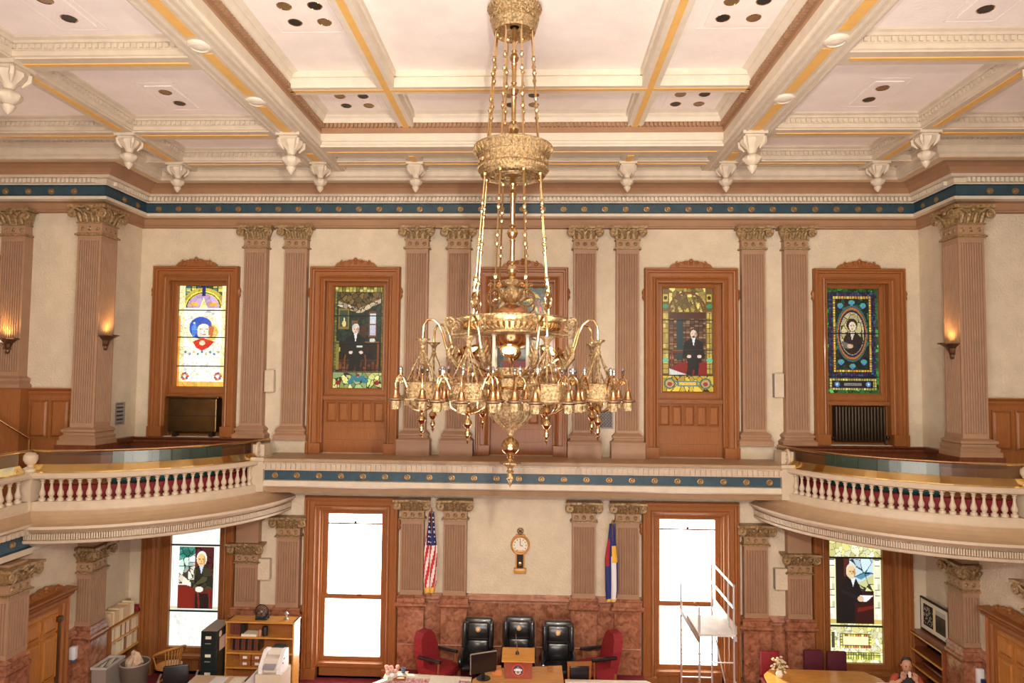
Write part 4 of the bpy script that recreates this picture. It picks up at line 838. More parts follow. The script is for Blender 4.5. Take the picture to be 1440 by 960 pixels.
# corner piers
for sx, sd in ((-1, 'left'), (1, 'right')):
    def X(a, b2): return sorted((a * sx, b2 * sx))
    t = thing('corner_pier', f'tall square fluted pier carrying wall sconce at the {sd} gallery corner', 'pier', (8.2 * sx, 12.7, 4.98), world=True)
    x0, x1 = X(8.0, 8.46); b = MB(); fluted(b, x0, x1, 13.0, .50, 5.3, E + 2.62, 9, side=-sx); obj('shaft', b, PIL, t)
    b = MB().sweep([(x0, 13.0), (x0, 12.5), (x1, 12.5), (x1, 13.0)], [(.14, 5.0), (.14, 5.08), (.11, 5.10), (.12, 5.15), (.07, 5.18), (.07, 5.22), (.10, 5.24), (.10, 5.28), (.0, 5.32)], cap=False)
    b.box(x0 - .17, x1 + .17, 12.33, 13.0, GF, 5.0, 1)
    obj('base', b, [PIL, WOODD], t)
    cy = 12.67
    capital(t, .46, .58, ((x0 + x1) / 2, cy, E + 2.62)); capital(t, .44, .575, (8.175 * sx, 12.76, E + 2.623), rz=PI / 2 * (1 if sx < 0 else -1))
    obj('capital_core', MB().box(*X(8.03, 8.45), 12.53, 12.99, E + 2.58, E + 3.195), PIL, t)
    t = thing('corner_pier', f'lower square fluted pier between {sd} side door and bookcase', 'pier', (8.2 * sx, 12.9, 0), world=True)
    x0, x1 = X(8.05, 8.45); b = MB(); fluted(b, x0, x1, 13.15, .45, 1.55, 2.55, 7, side=-sx); obj('shaft', b, PIL, t)
    b = MB().box(x0 - .03, x1 + .03, 12.66, 13.19, 0, 1.3)
    b.sweep([(x0, 13.15), (x0, 12.7), (x1, 12.7), (x1, 13.15)], [(.03, 1.28), (.04, 1.32), (.09, 1.37), (.09, 1.41), (.05, 1.43), (.05, 1.5), (.07, 1.52), (.03, 1.56), (0, 1.57)], cap=False)
    obj('pedestal', b, MARB, t)
    obj('capital_core', MB().box(*X(8.075, 8.34), 12.73, 13.1, 2.5, 3.04), PIL, t)
    capital(t, .40, .50, ((x0 + x1) / 2, 12.87, 2.55)); capital(t, .43, .495, (8.225 * sx, 12.93, 2.553), rz=PI / 2 * (1 if sx < 0 else -1))
    obj('impost_block', MB().box(x0, x1, 12.7, 13.15, 3.052, E - 3.15).box(x0 - .06, x1 + .06, 12.64, 13.2, E - 3.15, E - 2.9), PIL, t)
    t = thing('side_pier', f'lower fluted pilaster on the {sd} side wall nearer the viewer than the door', 'pilaster', (8.2 * sx, 10.9, 0), world=True)
    x0, x1 = X(8.05, 8.35); b = MB(); fluted(b, x0, x1, 11.12, .45, 1.75, 2.75, 5, side=-sx); obj('shaft', b, PIL, t)
    b = MB().box(x0 - .03, x1 + .03, 10.63, 11.16, 0, 1.5); b.sweep([(x0, 11.12), (x0, 10.67), (x1, 10.67), (x1, 11.12)], [(.03, 1.48), (.04, 1.52), (.09, 1.57), (.09, 1.61), (.05, 1.63), (.05, 1.7), (.07, 1.72), (.03, 1.76), (0, 1.77)], cap=False)
    obj('pedestal', b, MARB, t)
    capital(t, .45, .46, (8.22 * sx, 10.895, 2.75), rz=PI / 2 * (1 if sx < 0 else -1)); obj('impost_block', MB().box(*X(8.08, 8.34), 10.70, 11.09, 2.7, E - 3.1), PIL, t)
    # outer gallery pilaster on wainscot
    t = thing('pilaster', f'gallery pilaster on wainscot, outside the {sd} corner pier', 'pilaster', (9.96 * sx, 13, 6.0), world=True)
    x0, x1 = X(9.72, 10.2); b = MB(); fluted(b, x0, x1, 13.0, .22, 6.25, E + 2.66, 9); obj('shaft', b, PIL, t)
    obj('base', MB().sweep([(x0, 13), (x0, 12.78), (x1, 12.78), (x1, 13)], [(.10, 6.04), (.10, 6.10), (.06, 6.14), (.08, 6.18), (.08, 6.22), (0, 6.27)], cap=False), PIL, t)
    capital(t, .48, .54, ((x0 + x1) / 2, 12.95, E + 2.66)); obj('pedestal', MB().box(x0 - .1, x1 + .1, 12.72, 13.0, GF, 6.04), WOOD, t)

# ------------------------------------------------------------------ wainscots, dado
def wains(lab, name, x0, x1, Y, z0, z1, pw, m=WOOD):
    t = thing(name, lab, 'wainscot', ((x0 + x1) / 2, Y, z0), kind='structure', world=True)
    obj('boarding', MB().box(x0, x1, Y - .05, Y, z0, z1 - .1), m, t)
    obj('cap_moulding', MB().sweep([(x0, Y), (x1, Y)], [(0, z1 - .14), (.06, z1 - .14), (.08, z1 - .09), (.07, z1 - .06), (.12, z1 - .02), (.12, z1), (0, z1)]), m, t)
    n = max(1, int((x1 - x0) / pw))
    for i in range(n):
        a = x0 + (x1 - x0) * i / n; b2 = x0 + (x1 - x0) * (i + 1) / n
        raised(t, a + .05, b2 - .05, z1 - .95 if z1 - z0 > 1.6 else z0 + .3, z1 - .25, Y - .05, m)
    return t
for sx, sd in ((-1, 'left'), (1, 'right')):
    a, b2 = sorted((8.35 * sx, 13 * sx)); wains(f'tall panelled oak wainscot behind the {sd} gallery', 'trim_3' if sx < 0 else 'trim_4', a, b2, 13.0, GF, 6.04, .42)
    a, b2 = sorted((5.3 * sx, 8.35 * sx)); wains(f'low dark oak wainscot beneath the {sd} corner window', 'trim_5' if sx < 0 else 'trim_6', a, b2, 14.22, GF, 5.0, .5, WOODD)
    t = tag(obj('trim_7' if sx < 0 else 'trim_8', MB().box(*sorted((8.35 * sx, 8.30 * sx)), 13, 14.2, GF, 4.9).box(*sorted((8.35 * sx, 8.22 * sx)), 13, 14.2, 4.9, 5.0), WOODD), f'low dark oak wainscot on the {sd} jog wall of the gallery', 'wainscot', kind='structure')
t = thing('trim_9', 'rose marble dado running behind the rostrum chairs', 'dado', (0, WT, 0), kind='structure', world=True)
DD = [(0, 1.62, 0), (.04, 1.62, 0), (.05, 1.66, 0), (.09, 1.70, 0), (.09, 1.74, 0), (.05, 1.77, 0), (.05, 1.80, 0), (0, 1.80, 0)]
for x0, x1, dz in ((-2.55, 2.55, 0),):
    obj('cap_moulding', MB().sweep([(x0, WT), (x1, WT)], [(o, z + dz) for o, z, m in DD]), MARBL, t)
for x0, x1 in ((-1.99, -1.6), (-1.08, -.36), (-.36, .36), (.36, 1.08), (1.6, 1.99)):
    obj('marble_slab', MB().bbox(x0 + .003, x1 - .003, WT - .03, WT, .25, 1.62, .004), MARB, t)
obj('base_course', MB().box(-2.55, 2.55, WT - .06, WT, 0, .25), MARBL, t)
obj('picture_rail', MB().tube([(-2.5, WT - .24, .82), (2.5, WT - .24, .82)], .012, 6), MARBL, t)
for sx, sd in ((-1, 'left'), (1, 'right')):
    t = thing('trim_10' if sx < 0 else 'trim_11', f'rose marble dado under the {sd} balcony', 'dado', (5.3 * sx, WT, 0), kind='structure', world=True)
    a, b2 = sorted((4.55 * sx, 6.04 * sx)); obj('cap_moulding', MB().sweep([(a, WT), (b2, WT)], [(o, z - .32) for o, z, m in DD]), MARBL, t)
    a, b2 = sorted((5.12 * sx, 5.48 * sx)); obj('marble_slab', MB().box(a, b2, WT - .03, WT, 0, 1.3), MARB, t)
    mq = (lambda x, y, z: (x, y, z)) if sx < 0 else (lambda x, y, z: (-x, y, z))
    obj('side_cap', MB().sweep([(-8.35, 12.4), (-8.35, 14.4)], [(o, z - .25) for o, z, m in DD], mp=mq), MARBL, t)
    obj('side_slab', MB().box(*sorted((8.35 * sx, 8.32 * sx)), 12.4, 14.4, 0, 1.37), MARB, t)
# side doors with carved heads
for sx, sd in ((-1, 'left'), (1, 'right')):
    t = thing('door_1' if sx < 0 else 'door_2', f'panelled oak door with carved head on the {sd} side wall', 'door', (8.35 * sx, 11.75, 0), kind='structure', world=True)
    Y0, Y1, zt = 11.16, 12.40, 2.28
    M = Matrix(((0, -1 if sx > 0 else 1, 0, 0), (1 if sx > 0 else -1, 0, 0, 0), (0, 0, 1, 0), (0, 0, 0, 1)))
    # written facing -Y around x=0, turned to face the hall
    w2 = (Y1 - Y0) / 2; R_ = Matrix.Translation((8.35 * sx, (Y0 + Y1) / 2, 0)) @ Matrix.Rotation(-PI / 2 if sx > 0 else PI / 2, 4, 'Z')
    def turn(o): o.data.transform(R_); return o
    turn(obj('casing', MB().sweep([(-w2, 0), (-w2, zt), (w2, zt), (w2, 0)], [(0, 0), (0, .10), (.03, .13), (.06, .10), (.12, .10), (.14, .07), (.18, .07), (.19, 0)], mp=lambda x, z, q: (x, -q, z)), WOOD, t))
    b = MB().sweep([(-w2 - .06, 0), (w2 + .06, 0)], [(0, zt - .02), (.14, zt - .02), (.16, zt + .03), (.22, zt + .08), (.22, zt + .11), (0, zt + .13)]); turn(obj('cornice_head', b, WOOD, t))
    c_ = crest(t, 0, zt + .12, w_=.5, Y=0); turn(c_)
    lf = turn(obj('door_leaf', MB().box(-w2 + .19, w2 - .19, -.03, 0, 0, zt - .18), DOORW, t))
    for r0_, r1_ in ((.25, .75), (.9, 1.62), (1.72, 1.98)):
        for s_ in (-1, 1):
            a, b2 = sorted((s_ * .05, s_ * (w2 - .25))); q = raised(t, a, b2, r0_, r1_, -.03, DOORW, .035); turn(q)
    hd = turn(obj('door_closer', MB().bbox(w2 - .23, w2 - .19, -.09, -.03, .1, 1.9, .01).bbox(w2 - .27, w2 - .17, -.13, -.03, 1.84, 1.94, .02), BRONZE, t))
# ------------------------------------------------------------------ chandelier
ch = thing('chandelier', 'huge brass chandelier with eight light clusters hung from two crowns', 'chandelier', (.02, 8.4, E))
def pol(r, a, z): return (r * math.cos(a), r * math.sin(a), z)
A8 = [PI / 8 + i * PI / 4 for i in range(8)]
b = MB().lathe([(.05, 4.76), (.09, 4.72), (.34, 4.70), (.35, 4.68), (.335, 4.655), (.315, 4.62), (.305, 4.60), (.30, 4.595), (.295, 4.50), (.30, 4.49), (.295, 4.47), (.285, 4.45), (.27, 4.42), (.275, 4.40), (.262, 4.37), (.25, 4.40), (.06, 4.45)], 48, mod=((4, 5), 24, .02))
for i in range(20): b.lathe([(.0001, .02), (.018, .018), (.026, .005), (.036, .012), (.04, 0)], 8, pol(.296, i * PI / 10, 4.55), axis=pol(1, i * PI / 10, 0))
for i in range(28): b.tube([pol(.34, i * PI / 14, 4.68), pol(.315, i * PI / 14, 4.62)], [.016, .008], 5)
obj('upper_crown', b, BRASSO, ch, True)
b = MB().lathe([(.04, 2.90), (.30, 2.87), (.48, 2.90), (.50, 2.885), (.50, 2.865), (.48, 2.84), (.465, 2.80), (.45, 2.77), (.435, 2.765), (.43, 2.74), (.425, 2.64), (.435, 2.63), (.445, 2.61), (.435, 2.585), (.41, 2.56), (.415, 2.54), (.40, 2.52), (.38, 2.55), (.30, 2.57), (.05, 2.60)], 64, mod=((6, 7), 32, .02))
for i in range(24): b.lathe([(.0001, .022), (.018, .02), (.026, .006), (.036, .012), (.042, 0)], 8, pol(.428, i * PI / 12, 2.69), axis=pol(1, i * PI / 12, 0))
for i in range(36): b.tube([pol(.497, i * PI / 18, 2.865), pol(.485, i * PI / 18, 2.82), pol(.46, i * PI / 18, 2.78)], [.012, .018, .008], 5)
for i in range(60): b.ball(pol(.443, i * PI / 30, 2.60), .014, 5)
obj('middle_crown', b, BRASSO, ch, True)
b = MB()
for i in range(10):     # lattice under the middle crown
    a = i * PI / 5; b.tube(spiral((.24 * math.cos(a), .24 * math.sin(a), 2.545), .07, .01, 1.2, 'xz', 10), .008, 4)
for r in (.12, .2, .34): b.lathe([(r - .012, 2.54), (r, 2.525), (r + .012, 2.54)], 32)
obj('crown_tracery', b, BRASSO, ch, True)
prof = [(.028, 4.45)]
for z, r in ((4.05, .062), (3.63, .068), (3.12, .075)): prof += [(.028, z + r * 1.6), (.04, z + r * 1.4), (.028, z + r), (r * .8, z + r * .55), (r, z), (r * .8, z - r * .55), (.03, z - r), (.042, z - r * 1.3), (.034, z - r * 1.7)]
prof += [(.034, 2.6), (.034, 2.45), (.055, 2.42), (.034, 2.38), (.034, 2.34), (.05, 2.30), (.034, 2.25)]
for z, r in ((1.80, .07), (1.33, .075)): prof += [(.032, z + r * 1.5), (.045, z + r * 1.3), (.03, z + r), (r * .8, z + r * .55), (r, z), (r * .8, z - r * .55), (.03, z - r), (.04, z - r * 1.3), (.032, z - r * 1.6)]
prof += [(.03, 1.05)]
obj('central_rod', MB().lathe(prof, 14), BRASS, ch, True)
rodm = None
def rods(za, ra, zb, rb, balls, name='hanging_rod'):
    m = None
    for i, a in enumerate(A8):
        if m is None:
            p, q = Vector((ra, 0, za)), Vector((rb, 0, zb)); b = MB().tube([p, q], .0125, 6)
            for t in balls:
                c = p.lerp(q, t); b.ball(c, .030, 8); b.lathe([(.012, -.045), (.02, -.04), (.012, -.035)], 6, c); b.lathe([(.012, .035), (.02, .04), (.012, .045)], 6, c)
            b.ball(p, .036, 8); b.ball(q, .04, 8)
            o = obj(name, b, BRASS, ch, True); m = o.data
        else: o = link(name, m, ch)
        o.rotation_euler = (0, 0, a)
rods(4.40, .24, 2.90, .345, (.28, .40, .62, .72)); rods(2.52, .37, 1.19, .47, (.28, .36, .62, .70))
hm = None
for a in A8:
    if hm is None:
        b = MB(); n = 20; b.tube([(.49, .10 * math.cos(2 * PI * i / n), .93 + .10 * math.sin(2 * PI * i / n)) for i in range(n + 1)], .014, 6, cap=False)
        b.tube([(.475, 0, 1.18), (.485, 0, 1.12), (.49, 0, 1.03)], [.02, .014, .018], 6).tube([(.49, 0, .83), (.50, 0, .72)], [.018, .014], 6)
        b.tube(spiral((.49, .05, 1.08), .035, .006, 1.2, 'yz', 8), .007, 4).tube(spiral((.49, -.05, 1.08), .035, .006, 1.2, 'yz', 8, start=PI, sgn=-1), .007, 4)
        o = obj('hoop', b, BRASS, ch, True); hm = o.data
    else: o = link('hoop', hm, ch)
    o.rotation_euler = (0, 0, a)
b = MB().lathe([(.03, 1.22), (.13, 1.20), (.14, 1.185), (.11, 1.16), (.06, 1.13), (.07, 1.10), (.12, 1.05), (.13, 1.0), (.10, .95), (.05, .92), (.06, .90), (.09, .88)], 24, mod=((7, 8), 8, .08))
for i in range(8): b.tube([pol(.09, i * PI / 4, .95), pol(.15, i * PI / 4, 1.02), pol(.16, i * PI / 4, 1.08), pol(.13, i * PI / 4, 1.10)], [.012, .022, .014, .006], 5)
obj('foliate_urn', b, BRASSO, ch, True)
obj('dome', MB().lathe([(.05, .90), (.10, .885), (.17, .85), (.22, .80), (.24, .75), (.245, .72), (.3, .715)], 32), COPPER, ch, True)
obj('bowl_rim', MB().lathe([(.28, .70), (.50, .725), (.66, .735), (.685, .73), (.685, .71), (.64, .69), (.62, .665), (.60, .66), (.61, .64), (.59, .60), (.55, .56), (.52, .545), (.525, .53), (.50, .515), (.22, .51)], 96, mod=((9, 10), 48, .022)), BRASSO, ch, True)
b = MB()
for i in range(56): a = i * 2 * PI / 56; b.tube([pol(.615, a, .645), pol(.60, a, .60), pol(.55, a, .565)], [.014, .018, .008], 5)
obj('egg_band', b, BRASS, ch, True)
obj('copper_bowl', MB().lathe([(.24, .52), (.235, .46), (.20, .39), (.13, .34), (.06, .325), (.04, .30), (.06, .27), (.0001, .25)], 32), COPPER, ch, True)
b = MB().lathe([(.24, .10), (.27, .11), (.275, .09), (.26, .05), (.265, .02), (.24, .0), (.2, -.01), (.06, -.02)], 40, mod=((3, 4), 20, .02))
obj('gallery_ring', b, BRASSO, ch, True)
for i in range(4):
    a = PI / 4 + i * PI / 2; obj('candle_column', MB().lathe([(.03, .04), (.032, .10), (.022, .12), (.02, .48), (.03, .50), (.03, .52)], 8, pol(.29, a, 0)), PAPER, ch, True)
# flood dishes
dm = None; lensm = None
for i in range(8):
    a = -PI / 2 + i * PI / 4
    if dm is None:
        ax = Vector((.60, 0, .80)); c = Vector((.64, 0, .30))
        o = obj('flood_dish', MB().lathe([(.03, -.09), (.07, -.06), (.10, -.01), (.112, .02), (.105, .02), (.09, -.01)], 20, c, axis=ax).tube([c - ax.normalized() * .09, (.42, 0, .12), (.26, 0, .04)], .012, 5), BRASS, ch, True); dm = o.data
        l_ = obj('lens', MB().lathe([(.0001, .025), (.05, .018), (.085, .0)], 16, c, axis=ax), EMW, o, True); lensm = l_.data
    else: o = link('flood_dish', dm, ch); l_ = link('lens', lensm, o)
    o.rotation_euler = (0, 0, a)
# body below: lattice drum, bowl, ball, drop
b = MB().lathe([(.20, -.02), (.205, -.06), (.19, -.10), (.19, -.30), (.215, -.34), (.25, -.37), (.26, -.40), (.25, -.42)], 32, mod=((3, 4), 16, .03))
for i in range(16): b.tube(spiral(pol(.20, i * PI / 8, -.2), .04, .008, 1.1, 'xz', 8), .008, 4)
obj('lower_drum', b, BRASSO, ch, True)
b = MB().lathe([(.25, -.42), (.24, -.46), (.215, -.50), (.17, -.55), (.12, -.60), (.07, -.645), (.04, -.68), (.035, -.72), (.05, -.735), (.03, -.75)], 32, mod=((1, 2, 3), 16, .03))
for i in range(8): a = i * PI / 4; b.tube([pol(.25, a, -.42), pol(.265, a, -.47), pol(.22, a, -.52), pol(.14, a, -.59), pol(.06, a, -.66)], [.012, .018, .014, .012, .008], 5)
obj('lower_bowl', b, BRASSO, ch, True)
obj('great_ball', MB().lathe([(.03, -.75)] + [(max(.02, .112 * math.sin(PI * i / 14)), -.86 + .112 * math.cos(PI * i / 14)) for i in range(1, 14)] + [(.03, -.975), (.045, -.99), (.025, -1.02)], 24), BRASS, ch, True)
obj('drop_finial', MB().lathe([(.025, -1.02), (.05, -1.045), (.12, -1.055), (.125, -1.07), (.08, -1.085), (.035, -1.12), (.03, -1.15), (.05, -1.17), (.03, -1.19), (.045, -1.22), (.05, -1.25), (.03, -1.28), (.018, -1.30), (.03, -1.315), (.012, -1.34), (.0001, -1.37)], 20, mod=((2, 3), 12, .06)), BRASSO, ch, True)
# the eight great arms
am = None; sm_ = None
for a in A8:
    if am is None:
        path = [(.24, 0, .0), (.38, 0, .03), (.55, 0, .07), (.70, 0, .14), (.80, 0, .26), (.85, 0, .40), (.88, 0, .51), (.93, 0, .62), (1.0, 0, .675), (1.07, 0, .665), (1.11, 0, .60), (1.12, 0, .50), (1.12, 0, .43)]
        o = obj('main_arm', MB().tube(path, [.02, .024, .026, .026, .022, .018, .016, .016, .016, .016, .016, .016, .018], 8), BRASS, ch, True); am = o.data
        q = MB().tube([(.62, 0, .10), (.72, 0, .14), (.80, 0, .24), (.83, 0, .36)], [.015, .042, .045, .012], 7).tube(spiral((.79, 0, .645), .075, .012, 1.5, 'xz', 18, start=-.3, sgn=1), .014, 6)
        q.tube([(.86, 0, .60), (.83, 0, .50), (.74, 0, .50), (.62, 0, .52), (.50, 0, .53)], .011, 5).tube(spiral((.73, 0, .57), .04, .008, 1.3, 'xz', 12, start=PI, sgn=-1), .009, 5)
        for k in range(4): q.tube([(.70 + .035 * k, 0, .14 + .055 * k), (.68 + .035 * k, .03, .20 + .055 * k), (.66 + .035 * k, .04, .25 + .055 * k)], [.016, .016, .004], 5).tube([(.70 + .035 * k, 0, .14 + .055 * k), (.68 + .035 * k, -.03, .20 + .055 * k), (.66 + .035 * k, -.04, .25 + .055 * k)], [.016, .016, .004], 5)
        s2 = obj('leaf_scroll', q, BRASSO, o, True); sm_ = s2.data
    else: o = link('main_arm', am, ch); s2 = link('leaf_scroll', sm_, o)
    o.rotation_euler = (0, 0, a)
# clusters
def branch_meshes(R_, k=1.0):
    arm = MB().tube([(R_ * .5, 0, -.20), (R_ * .62, 0, -.10), (R_ * .72, 0, -.02), (R_ * .86, 0, .01), (R_ * .97, 0, -.03), (R_, 0, -.10), (R_, 0, -.15)], .0105, 6)
    arm.tube([(R_ * .80, 0, .0), (R_ * .83, 0, .03)], [.012, .02], 6)
    arm.tube(spiral((R_ * .80, 0, -.07), .035, .006, 1.2, 'xz', 10), .007, 4)
    sh = MB().lathe([(.012, -.14), (.02, -.155), (.03, -.165), (.032, -.20), (.045, -.235), (.05, -.25)], 14, (R_, 0, 0)).lathe([(.05, -.25), (.086, -.262), (.092, -.275), (.085, -.285), (.06, -.29)], 14, (R_, 0, 0), 1).lathe([(.06, -.29), (.056, -.33), (.05, -.38), (.04, -.385), (.045, -.33), (.05, -.29)], 14, (R_, 0, 0), 2)
    bu = MB().lathe([(.008, .025), (.012, .04), (.020, .06), (.021, .08), (.014, .105), (.0001, .12)], 8, (R_ * .83, 0, 0))
    return arm, sh, bu
arm_, sh_, bu_ = branch_meshes(.35)
parts = None
def cluster_fill(cl, ms, n, a0):
    for i in range(n):
        a = a0 + i * 2 * PI / n
        for nm, mm in zip(('branch_arm', 'bell_shade', 'candle_bulb'), ms):
            o = link(nm, mm, cl); o.rotation_euler = (0, 0, a)
cage = MB().lathe([(.20, -.07), (.215, -.075), (.22, -.09), (.21, -.10), (.205, -.13), (.21, -.15), (.205, -.22), (.20, -.24), (.215, -.25), (.21, -.27), (.19, -.28), (.06, -.30)], 40, mod=((4, 5, 6), 20, .025))
for i in range(20): a = i * PI / 10; cage.lathe([(.0001, .012), (.014, .008), (.018, 0)], 6, pol(.208, a, -.185), axis=pol(1, a, 0))
cage.lathe([(.02, .42), (.06, .435), (.085, .44), (.08, .425), (.045, .40), (.025, .36), (.03, .34), (.018, .32), (.034, .30), (.03, .27), (.015, .25)], 16)
for i in range(6): a = i * PI / 3; cage.tube([pol(.02, a, .29), pol(.10, a, .12), pol(.195, a, -.08)], .0085, 5); cage.ball(pol(.10, a, .12), .016, 6)
cage.tube([(0, 0, .28), (0, 0, -.3)], .014, 6)
low = MB().lathe([(.012, -.30), (.03, -.33), (.05, -.38), (.02, -.42), (.014, -.45), (.045, -.49), (.052, -.52), (.03, -.555), (.014, -.57), (.022, -.59), (.034, -.62), (.028, -.65), (.012, -.675), (.02, -.69), (.0001, -.74)], 12)
for i in range(6): a = i * PI / 3; low.tube([pol(.2, a, -.27), pol(.18, a, -.34), pol(.10, a, -.39), pol(.03, a, -.41)], .009, 5)
cgm = lwm = None; ms = None
for k, a in enumerate(A8):
    if cgm is None:
        o = obj('light_cluster', cage, BRASSO, ch, True); cgm = o.data; l_ = obj('cluster_finial', low, BRASS, o, True); lwm = l_.data
        ms = [obj('branch_arm', arm_, BRASS, o, True), obj('bell_shade', sh_, [COPPER, SILV, BRASSO], o, True), obj('candle_bulb', bu_, GLASSC, o, True)]
        for q in ms: q.rotation_euler = (0, 0, .3)
        ms = [q.data for q in ms]
        for i in range(1, 6):
            for nm, mm in zip(('branch_arm', 'bell_shade', 'candle_bulb'), ms): q = link(nm, mm, o); q.rotation_euler = (0, 0, .3 + i * PI / 3)
    else:
        o = link('light_cluster', cgm, ch); link('cluster_finial', lwm, o); cluster_fill(o, ms, 6, .3)
    o.location = pol(1.12, a, 0); o.rotation_euler = (0, 0, a)
c0 = obj('central_branches', MB().lathe([(.19, -.12), (.205, -.14), (.19, -.16)], 24), BRASS, ch, True)
for i in range(8):
    a = i * PI / 4 + .2
    for nm, mm in zip(('branch_arm', 'bell_shade', 'candle_bulb'), ms): q = link(nm, mm, c0); q.rotation_euler = (0, 0, a)
lp = light('chandelier_lamp', 'POINT', (.02, 8.4, E + 1.05), 60, (1, .82, .6), .12)
for i in range(8):
    a = -PI / 2 + i * PI / 4; light('flood_lamp', 'SPOT', (.02 + .60 * math.cos(a), 8.4 + .60 * math.sin(a), E + .40), 26, (1, .85, .6), .05, aim=(.02 + 3 * math.cos(a), 8.4 + 3 * math.sin(a), E + 4.4), spot=1.6)

# ------------------------------------------------------------------ ceiling pendants
pm = MB()
pm.box(-.18, .18, -.18, .18, -.05, 0).box(-.14, .14, -.14, .14, -.10, -.05)
pm.lathe([(.17, -.10), (.16, -.14), (.11, -.20), (.075, -.24), (.06, -.28), (.05, -.30), (.06, -.31), (.10, -.33), (.125, -.355), (.13, -.38), (.115, -.42), (.075, -.46), (.05, -.475), (.07, -.49), (.065, -.52), (.04, -.56), (.0001, -.60)], 24, mod=((1, 2, 8, 9, 10, 13), 8, .10))
for i in range(4): a = PI / 4 + i * PI / 2; pm.tube([pol(.20, a, -.08), pol(.19, a, -.16), pol(.12, a, -.24)], [.03, .035, .012], 5)
pend0 = None; PL = []
for sx in (-1, 1):
    PL += [(3.96 * sx, 11.42, 1.15, 'at the near end of the wide {} beam'), (3.96 * sx, 13.0, .95, 'where the wide {} beam meets the end wall cornice'), (2.065 * sx, 13.0, .95, 'of the small {} pair above the middle pilasters'), (6.83 * sx, 11.4, 1.0, 'below the {} side crossing near the gallery corner'), (6.83 * sx, 13.0, .95, 'in the {} corner above the outermost window'), (6.83 * sx, 8.7, 1.15, 'hanging nearest the viewer at the {} picture edge')]
for x, y, s_, d in PL:
    lab = 'carved cream ceiling pendant ' + d.format('left' if x < 0 else 'right')
    if pend0 is None: pend0 = thing('ceiling_pendant', lab, 'pendant', (x, y, ZB), group='carved pendants of the coffered ceiling'); po = obj('carved_drop', pm, CREAM, pend0, True); t = pend0
    else:
        t = pend0.copy(); C.objects.link(t); t['label'] = lab; q = po.copy(); C.objects.link(q); q.parent = t
    t.location = (x, y, ZB + .005); t.scale = (s_, s_, s_)
# recessed lamp plates
def lampplate(x, y, z, nx, ny, lab, pitch=.42):
    t = thing('recessed_light_panel', lab, 'light', (x, y, z), group='recessed lamp panels in the ceiling'); hx, hy = nx * pitch / 2, ny * pitch / 2
    b = MB().box(-hx, hx, -hy, hy, -.014, 0).box(-hx - .10, hx + .10, -hy - .10, -hy - .085, -.004, 0).box(-hx - .10, hx + .10, hy + .085, hy + .10, -.004, 0).box(-hx - .10, -hx - .085, -hy - .1, hy + .1, -.004, 0).box(hx + .085, hx + .10, -hy - .1, hy + .1, -.004, 0)
    obj('plate', b, WHITE if 0 else CEILP, t)
    for i in range(nx):
        for j in range(ny):
            c = (-hx + pitch * (i + .5), -hy + pitch * (j + .5), 0)
            o = obj('lamp', MB().lathe([(.098, -.016), (.09, -.022), (.083, -.016), (.083, -.0145)], 20, c), BRASS, t, True)
            obj('reflector', MB().lathe([(.083, -.0155), (.05, -.0152), (.0001, -.015)], 18, c), [GOLDR, BLACK][(i + j) % 2], o, True)
for x, y, d in ((-5.5, 10.35, 'left side coffer nearer the gallery'), (5.5, 10.35, 'right side coffer nearer the gallery'), (-5.5, 7.75, 'left side coffer nearer the viewer'), (5.6, 7.75, 'right side coffer nearer the viewer')): lampplate(x, y, ZP - .001, 1, 2, 'small panel with two round lamps in ' + d)
for x, y, d in ((-2.75, 8.55, 'left near coffer of the raised centre'), (2.95, 8.55, 'right near coffer of the raised centre'), (-2.85, 11.35, 'left far coffer of the raised centre'), (.05, 11.35, 'middle far coffer behind the chandelier rods'), (2.9, 11.35, 'right far coffer of the raised centre')): lampplate(x, y, ZR - .001, 2, 2, 'square panel with four round lamps in ' + d, .40)

# ------------------------------------------------------------------ wall fixtures
def sconce(loc, rz, lab):
    t = thing('wall_sconce', lab, 'sconce', loc, rz, 'wall sconces of the gallery')
    b = MB()
    # half-octagonal flaring bowl facing -Y
    prof = [(.03, -.30), (.05, -.26), (.045, -.22), (.07, -.18), (.09, -.12), (.10, -.10), (.20, -.03), (.24, -.02), (.24, .0), (.18, .0), (.10, -.08)]
    b.lathe(prof, 6, (0, 0, 0), a0=PI, a1=2 * PI); b.box(-.08, .08, -.02, 0, -.22, -.0)
    obj('bowl', b, BRONZE, t)
    obj('lamp_tube', MB().tube([(-.08, -.07, -.035), (.08, -.07, -.035)], .02, 8), EMS, t)
    d = Matrix.Rotation(rz, 3, 'Z') @ Vector((0, -.10, 0))
    light('sconce_lamp', 'SPOT', (loc[0] + d.x, loc[1] + d.y, loc[2] + .02), 24, (1, .58, .18), .06, aim=(loc[0] - d.x * .2, loc[1] - d.y * .2, loc[2] + 1.5), spot=2.3)
sconce((-8.0, 12.74, 7.08), PI / 2, 'bronze uplight sconce glowing on the left corner pier')
sconce((8.0, 12.74, 7.05), -PI / 2, 'bronze uplight sconce glowing on the right corner pier')
sconce((-9.96, 12.77, 7.0), 0, 'bronze uplight sconce on the outermost left gallery pilaster')
def speaker(x, z, w_, h, lab):
    t = thing('wall_speaker', lab, 'speaker', (x, WT, z), world=False); obj('case', MB().bbox(-w_ / 2, w_ / 2, -.14, 0, 0, h, .012), CREAM, t); obj('grille', MB().box(-w_ / 2 + .02, w_ / 2 - .02, -.145, -.139, .02, h - .02), WALL, t)
    obj('edge_strip', MB().box(-w_ / 2 - .004, -w_ / 2 + .004, -.14, -.02, .01, h - .01), GREY, t)
speaker(-5.38, 5.97, .2, .47, 'slim cream wall speaker beside the left gallery pilasters'); speaker(5.38, 5.97, .2, .50, 'slim cream wall speaker beside the right gallery pilasters')
